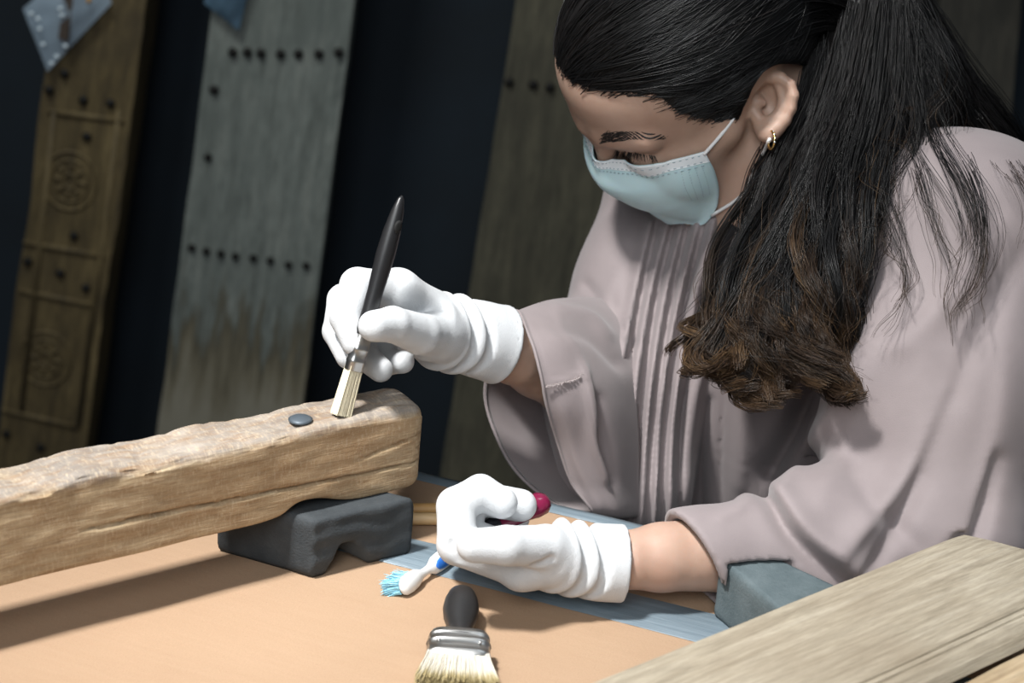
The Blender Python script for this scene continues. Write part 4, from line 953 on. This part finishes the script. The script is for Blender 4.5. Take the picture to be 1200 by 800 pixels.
hl = [Hinv(P(x, y, B0.hit(x, y, 1.0, 1.5, 1.2))) for x, y in hl_px]
hl = np.array([p for p in hl if p[0] > 0.5])
hl = np.vstack([[(-p[0], p[1], p[2]) for p in hl[::-1]], hl, ])
tgt = np.array([.42, -.90, -.05]); tgt /= np.linalg.norm(tgt); GP = P(1003, 22, 1.215)
def comb(rt, off, m_=22, jit=None):
    """hair swept over the skull from its root (head frame) to the gathered knot; rt (N,3)"""
    a = (rt-cS)/rS; a /= np.linalg.norm(a, axis=1)[:, None]; N = len(a); gt = np.broadcast_to(tgt, (N, 3)).copy()
    if jit is not None: gt = gt+jit; gt /= np.linalg.norm(gt, axis=1)[:, None]
    om = np.arccos(np.clip((a*gt).sum(1), -1, 1)); s = np.linspace(0, 1, m_)
    w0 = np.sin((1-s)[None]*om[:, None])/np.sin(om)[:, None]; w1 = np.sin(s[None]*om[:, None])/np.sin(om)[:, None]
    u = w0[..., None]*a[:, None]+w1[..., None]*gt[:, None]; p = (cS+rS*u*1.02)
    zm = 44*(1-((p[..., 1]+8)/36)**2); p[..., 2] = np.where((zm > 0) & (np.abs(p[..., 0]) > 30), np.maximum(p[..., 2], zm+np.maximum(0, (p[..., 2]-zm)*0)), p[..., 2])
    W_ = (HO+(p.reshape(-1, 3)/1000.) @ Rh.T); lift = (off[:, None]*np.minimum(1, .15+s*4)[None]).reshape(-1)
    for _ in range(3): d = B0.sample(W_); W_ = W_+B0.grad(W_)*np.clip(lift-d, -.006, .012)[:, None]
    W_ = W_.reshape(N, m_, 3); e = np.clip((s-.72)/.28, 0, 1)**1.5
    ends = GP+ (jit @ Rh.T)*.035 if jit is not None else np.broadcast_to(GP, (N, 3))
    return W_*(1-e)[None, :, None]+ends[:, None]*e[None, :, None]
hs = spline(hl, 90); capP = comb(hs, np.full(90, .0035), 30)
n1, n2 = capP.shape[:2]; F = [(i*n2+j, (i+1)*n2+j, (i+1)*n2+j+1, i*n2+j+1) for i in range(n1-1) for j in range(n2-1)]
obj('hair_underlayer', capP.reshape(-1, 3), F, M_cap, person)
g = np.random.default_rng(21); N = 6500
hd = spline(hl, 800); k = g.integers(0, 800, N); rt = hd[k].copy(); cl = g.normal(0, 1, (140, 3))*.16; ci = (k*140//800)
back = g.random(N)**1.5; 
rt = rt+g.normal(0, 2.2, (N, 3)); a = (rt-cS)/rS; a /= np.linalg.norm(a, axis=1)[:, None]; om = back*.55
tp_ = tgt-(a@tgt)[:, None]*a; tp_ /= np.linalg.norm(tp_, axis=1)[:, None]; a2 = a*np.cos(om)[:, None]+tp_*np.sin(om)[:, None]; rt = cS+rS*a2
A = comb(rt, .0035+.004*g.random(N), 22, cl[ci]+g.normal(0, .03, (N, 3)))
A += np.cumsum(g.normal(0, .00018, A.shape), axis=1)
strand_hair('combed_hair', A, .00038, .00034, 3, None, g.random(140)[ci])
N = 700; k = g.integers(60, 740, N); rt = hd[k]+g.normal(0, 1.0, (N, 3)); a = (rt-cS)/rS; a /= np.linalg.norm(a, axis=1)[:, None]; tp_ = tgt-(a@tgt)[:, None]*a; tp_ /= np.linalg.norm(tp_, axis=1)[:, None]; om = -np.abs(g.normal(0, .045, N))
a2 = a*np.cos(om)[:, None]+tp_*np.sin(om)[:, None]; A = comb(cS+rS*a2, .001+.003*g.random(N), 40, g.normal(0, .10, (N, 3)))[:, :16]; A += np.cumsum(g.normal(0, .00022, A.shape), axis=1)
strand_hair('hairline_wisps', A, .00012, .00016, 6, None, g.random(N)*.4)
# falling hair: guides in px + depth, laid in front of the robe
def gd(pts):
    out = []
    for x, y, d in pts:
        h1 = G.hit(x, y, .95, 1.6, None); 
        if h1 is not None: d = min(d, h1-.010)
        out.append(P(x, y, d))
    return np.array(out)
guides = [
 [(1000, 12, 1.225), (982, 85, 1.225), (955, 165, 1.22), (915, 245, 1.20), (874, 318, 1.18), (840, 370, 1.165), (821, 400, 1.155), (822, 424, 1.15), (838, 438, 1.148)],
 [(1008, 12, 1.21), (990, 95, 1.21), (965, 180, 1.20), (930, 262, 1.18), (892, 332, 1.16), (862, 382, 1.145), (849, 418, 1.14), (856, 448, 1.135), (872, 462, 1.13)],
 [(1015, 10, 1.20), (1000, 102, 1.19), (978, 192, 1.175), (950, 272, 1.155), (916, 340, 1.14), (892, 392, 1.125), (882, 430, 1.12), (886, 462, 1.12), (902, 476, 1.118)],
 [(1024, 10, 1.195), (1010, 106, 1.18), (990, 198, 1.16), (968, 278, 1.14), (940, 340, 1.125), (920, 388, 1.118), (912, 424, 1.115), (918, 450, 1.11), (934, 462, 1.108)],
 [(1034, 8, 1.195), (1022, 106, 1.18), (1001, 196, 1.16), (980, 273, 1.14), (964, 335, 1.125), (950, 382, 1.118), (948, 418, 1.112), (962, 448, 1.108), (984, 468, 1.105)],
 [(1047, 5, 1.20), (1038, 103, 1.19), (1014, 188, 1.165), (992, 256, 1.145), (980, 316, 1.13), (970, 364, 1.12), (966, 404, 1.115), (976, 438, 1.11), (991, 464, 1.108)]]
Gd = [spline(gd(x), 34) for x in guides]
mass = Vol(*[axis(np.min(np.vstack(Gd), 0)[i]-.05, np.max(np.vstack(Gd), 0)[i]+.05, .003) for i in range(3)])
for x in Gd:
    r_ = np.interp(np.linspace(0, 1, 34), [0, .15, .5, .8, 1], [.015, .017, .012, .007, .002]); mass.chain([(*(p_-CB*.012), r) for p_, r in zip(x, r_)][:30:2], .010)
mass.ell(P(1015, 20, 1.235), (.045, .035, .045), np.eye(3), .02); mass.ell(P(1045, 80, 1.27), (.035, .035, .05), np.eye(3), .02)
mass.cone(P(985, 40, 1.24), P(960, 140, 1.235), .03, .03, .02); mass.cone(P(958, 62, 1.236), P(946, 150, 1.236), .020, .020, .01)
V, F = mass.nets(1); obj('hair_mass', V, F, M_cap, person)
def fall(guides_, ncl, per, spread, wave, seed, m_=34, tight=.0035, lift=0.0, lmin=.80, curl=0.0):
    g = np.random.default_rng(seed); out = []; dye = []; cid = []; GG = np.array(guides_); s = np.linspace(0, 1, m_)
    def at(base, u):
        x = u*(len(base)-1); i = np.minimum(x.astype(int), len(base)-2); f = (x-i)[:, None]; return base[i]*(1-f)+base[i+1]*f
    for c in range(ncl):
        u = g.random()*(len(GG)-1); i = int(u); i = min(i, len(GG)-2); f = u-i; L_ = g.uniform(lmin, 1.0); base = at(GG[i]*(1-f)+GG[i+1]*f, s*L_)
        off = CR*g.normal(0, spread)+CU*g.normal(0, spread*.5)+CB*(abs(g.normal(0, spread))*1.0+lift); ph = 1.9*u+g.normal(0, .55)+seed; fr = g.uniform(1.6, 2.0); am = wave*g.uniform(.5, 1.3)
        env = np.clip(s*1.6-.25, 0, 1)[:, None]; ce = (np.clip((s-.66)/.34, 0, 1)**1.3)[:, None]; sg = 1 if math.sin(u*4.1+seed) > 0 else -1; ca = curl*g.uniform(.4, 1.2); th = np.clip((s-.66)/.34, 0, 1)*g.uniform(2.5, 5.0)
        cp = base+off*(.55+.45*np.sin(s*np.pi)[:, None])+env*am*(np.sin(s*6.28*fr+ph)[:, None]*CR+np.cos(s*6.28*fr+ph)[:, None]*(CB*.8+CU*.25))+ce*ca*(sg*np.sin(th)[:, None]*CR+(1-np.cos(th))[:, None]*(CU*.6+CB*.3))
        e = g.normal(0, tight, (per, 1, 3))*(.5+.5*np.abs(np.sin(s*4+ph))[None, :, None])*(1.2-1.0*s**2)[None, :, None]+np.cumsum(g.normal(0, .00024, (per, m_, 3)), 1)
        st_ = cp[None]+e; out.append(st_)
        dye += list(np.full(per, g.uniform(.38, .75))+g.normal(0, .05, per)); cid += [g.random()]*per
    return np.vstack(out), np.array(dye), np.array(cid)
A, dy, cid = fall(Gd, 140, 38, .0105, .0135, 5, 40, .0030, 0, .66, .004); strand_hair('falling_hair', A, .00036, .00018, 5, dy, cid)
back_g = [[(1030, -10, 1.20), (1055, 50, 1.19), (1062, 110, 1.18), (1052, 165, 1.16), (1035, 215, 1.14), (1022, 260, 1.13)],
          [(1045, -5, 1.22), (1070, 80, 1.22), (1085, 140, 1.22), (1090, 175, 1.25), (1095, 210, 1.30), (1100, 260, 1.34)],
          [(1055, -10, 1.24), (1095, 75, 1.25), (1125, 140, 1.26), (1150, 190, 1.29), (1165, 240, 1.33), (1180, 290, 1.36)],
          [(1065, -15, 1.26), (1110, 60, 1.27), (1160, 125, 1.29), (1205, 190, 1.32), (1225, 240, 1.36), (1240, 290, 1.38)]]
bg_ = [spline(gd(x) if i == 0 else [P(*p) for p in x], 34) for i, x in enumerate(back_g)]
A, dy, cid = fall(bg_, 60, 30, .007, .006, 8, 34, .0040, 0, .8, .0); dy = dy+2; strand_hair('back_hair', A, .00032, .00014, 8, dy+.35, cid)
loose = [[(1035, 140), (1066, 200), (1085, 255), (1095, 310), (1088, 352), (1100, 402)], [(1100, 140), (1140, 215), (1160, 285), (1150, 340), (1112, 380), (1095, 425)], [(1070, 160), (1100, 228), (1110, 290), (1094, 350), (1090, 395)],
         [(1125, 145), (1172, 215), (1192, 280), (1196, 330)], [(1020, 200), (1042, 270), (1055, 330), (1050, 380), (1025, 420)], [(1085, 165), (1128, 240), (1140, 300), (1120, 360), (1130, 410)]]
LA = []
for i, lk in enumerate(loose):
    x0, y0 = lk[0]; gl = spline(np.vstack([[P(1040+(x0-1040)*.45, y0-110, 1.20)], [P(1040+(x0-1040)*.75, y0-45, 1.20)], gd([(x, y, 1.25) for x, y in lk])+CB*.002]), 34)
    A, dy, cid = fall([gl, gl+CR*.010], 6, 4, .0055, .0040, 90+i, 34, .0030, 0, .65, .008); LA.append(A)
A = np.vstack(LA); strand_hair('loose_hair', A, .00022, .00009, 9, np.full(len(A), .55), rng.random(len(A))*.6)
locks = [[(965, 165), (935, 235), (895, 305), (862, 352), (835, 385), (818, 408), (822, 432), (842, 432), (851, 416)],
         [(972, 180), (942, 250), (905, 320), (875, 370), (850, 405), (838, 432), (849, 454), (870, 450)],
         [(980, 190), (952, 270), (925, 340), (895, 385), (872, 420), (866, 450), (880, 471), (899, 474)],
         [(985, 200), (962, 280), (945, 350), (920, 390), (892, 420), (883, 445), (890, 464), (906, 462)],
         [(990, 200), (970, 280), (960, 350), (948, 395), (925, 425), (906, 445), (900, 470)],
         [(998, 190), (984, 270), (975, 340), (966, 390), (950, 420), (955, 445), (972, 463), (987, 471)],
         [(1006, 180), (993, 260), (985, 330), (984, 380), (970, 415), (972, 445), (985, 463), (995, 458)],
         [(985, 215), (972, 290), (953, 340), (920, 370), (897, 392), (905, 420), (930, 432), (942, 452)],
         [(955, 190), (922, 260), (900, 330), (903, 372), (888, 400), (865, 412), (850, 432)],
         [(1008, 170), (1000, 240), (981, 300), (984, 350), (966, 390), (974, 430), (991, 456)],
         [(962, 210), (930, 280), (890, 330), (868, 372), (876, 405), (860, 430), (832, 440)]]
LA = []; LD = []; LC = []
for i, lk in enumerate(locks):
    n_ = len(lk); gl = gd([(x, y, 1.165-.055*k/(n_-1)) for k, (x, y) in enumerate(lk)]); gl = gl+CB*(.006+.006*np.linspace(0, 1, n_))[:, None]; gl = spline(gl, 40)
    for rep in range(3):
        A, dy, cid = fall([gl, gl+CR*.004], 3, 46, .0034, .0045, 50+i*3+rep, 40, .0030, 0, .90, .0); LA.append(A); LD.append(dy*.72); LC.append(np.full(len(dy), rng.random())*.7+cid*.3)
strand_hair('curled_locks', np.vstack(LA), .00036, .00016, 77, np.concatenate(LD), np.concatenate(LC))
A, dy, cid = fall(Gd+bg_[:2], 150, 3, .016, .015, 15, 40, .005, .004, .6, .014); strand_hair('flyaway_hair', A, .00019, .00009, 15, dy, cid)
# inner fall beside the throat
inn = [[(944, 62, 1.222), (936, 110, 1.225), (916, 160, 1.224), (890, 210, 1.215), (868, 270, 1.21), (845, 330, 1.21), (828, 372, 1.205)], [(960, 60, 1.21), (950, 110, 1.21), (932, 165, 1.21), (905, 230, 1.20), (880, 300, 1.19), (856, 360, 1.18), (846, 410, 1.17)]]
A, dy, cid = fall([spline(gd(x), 34) for x in inn], 26, 40, .006, .003, 12); strand_hair('throat_hair', A, .00036, .0002, 12, dy+.5, cid)

# ================================================================ tools in the gloved hands
a, b = T(399, 488, HB+.0572), P(471, 229, 1.058); ax_ = b-a; L = np.linalg.norm(ax_); side = np.cross(ax_, CB); MHb = frame(a, ax_, CB*.75+CR*.66)
hb = root('held_brush', a, 'slim flat brush with black handle and cream bristles held upright over beam', 'brush')
n = 1500; g = np.random.default_rng(31); k = 7; s = np.linspace(0, 1, k); A = np.zeros((n, k, 3)); u, v = g.uniform(-1, 1, n), g.uniform(-1, 1, n)
A[:, :, 0] = .0455-(.0455-.0006-abs(g.normal(0, .0008, n)))[:, None]*s; A[:, :, 1] = u[:, None]*(.0044+.0014*s**1.2); A[:, :, 2] = v[:, None]*(.0030+.0010*s)
strand_obj('bristles', xf(MHb, A.reshape(-1, 3)).reshape(n, k, 3), .00022, .00016, M_bri, hb, 4)
secs = [rrect(x, w*.86, t_, 28, 3.5) for x, w, t_ in ((.030, .0125, .0076), (.0305, .0131, .0082), (.035, .0131, .0084), (.0355, .0137, .009), (.037, .0137, .009), (.0375, .0131, .0086), (.043, .0129, .0088), (.0435, .0135, .0094), (.045, .0135, .0094), (.0455, .0128, .009), (.0535, .0122, .0092))]
V, F = loft(secs); obj('ferrule', xf(MHb, V), F, M_steel, hb)
V, F = lathe([(.050, .0052), (.058, .0056), (.070, .0054), (.082, .0054), (.095, .0060), (L*.74, .0064), (L*.84, .0058), (L*.93, .0042), (L*.985, .0022), (L, .0006)], 20, .85, 1.0); obj('handle', xf(MHb, V), F, M_blk, hb)
V, F = lathe([(-.0003, .0026), (.0006, .0029), (.0009, .0014)], 14); V = V[:, [1, 2, 0]]*np.array([1.5, 1, 1])+np.array([L*.865, 0, .0046]); obj('hang_hole', xf(MHb, V), F, mat('hole_dark', (.002, .002, .002), .8), hb)
a, b = P(588, 612, 1.088), P(641, 586, 1.108); ax_ = b-a; L = np.linalg.norm(ax_); M_burg = mat('burgundy_lacquer', (.17, .012, .045), .18)
Mk = frame(a, ax_); V, F = lathe([(-.025, .003), (-.01, .0055), (.0, .0062), (L*.5, .0070), (L*.72, .0086), (L*.86, .0084), (L*.96, .0062), (L, .003), (L+.0005, .0003)], 12, .9, 1.0)
ht = root('held_tool', a, 'burgundy handled tool gripped in the gloved fist resting on the bench', 'tool'); obj('handle', xf(Mk, V), F, M_burg, ht, True)
V, F = lathe([(-.020, .0046), (-.018, .0052), (-.012, .0058), (-.004, .0064)], 12); obj('ferrule', xf(Mk, V), F, mat('dark_ferrule', (.03, .03, .04), .4, Metallic=.5), ht)
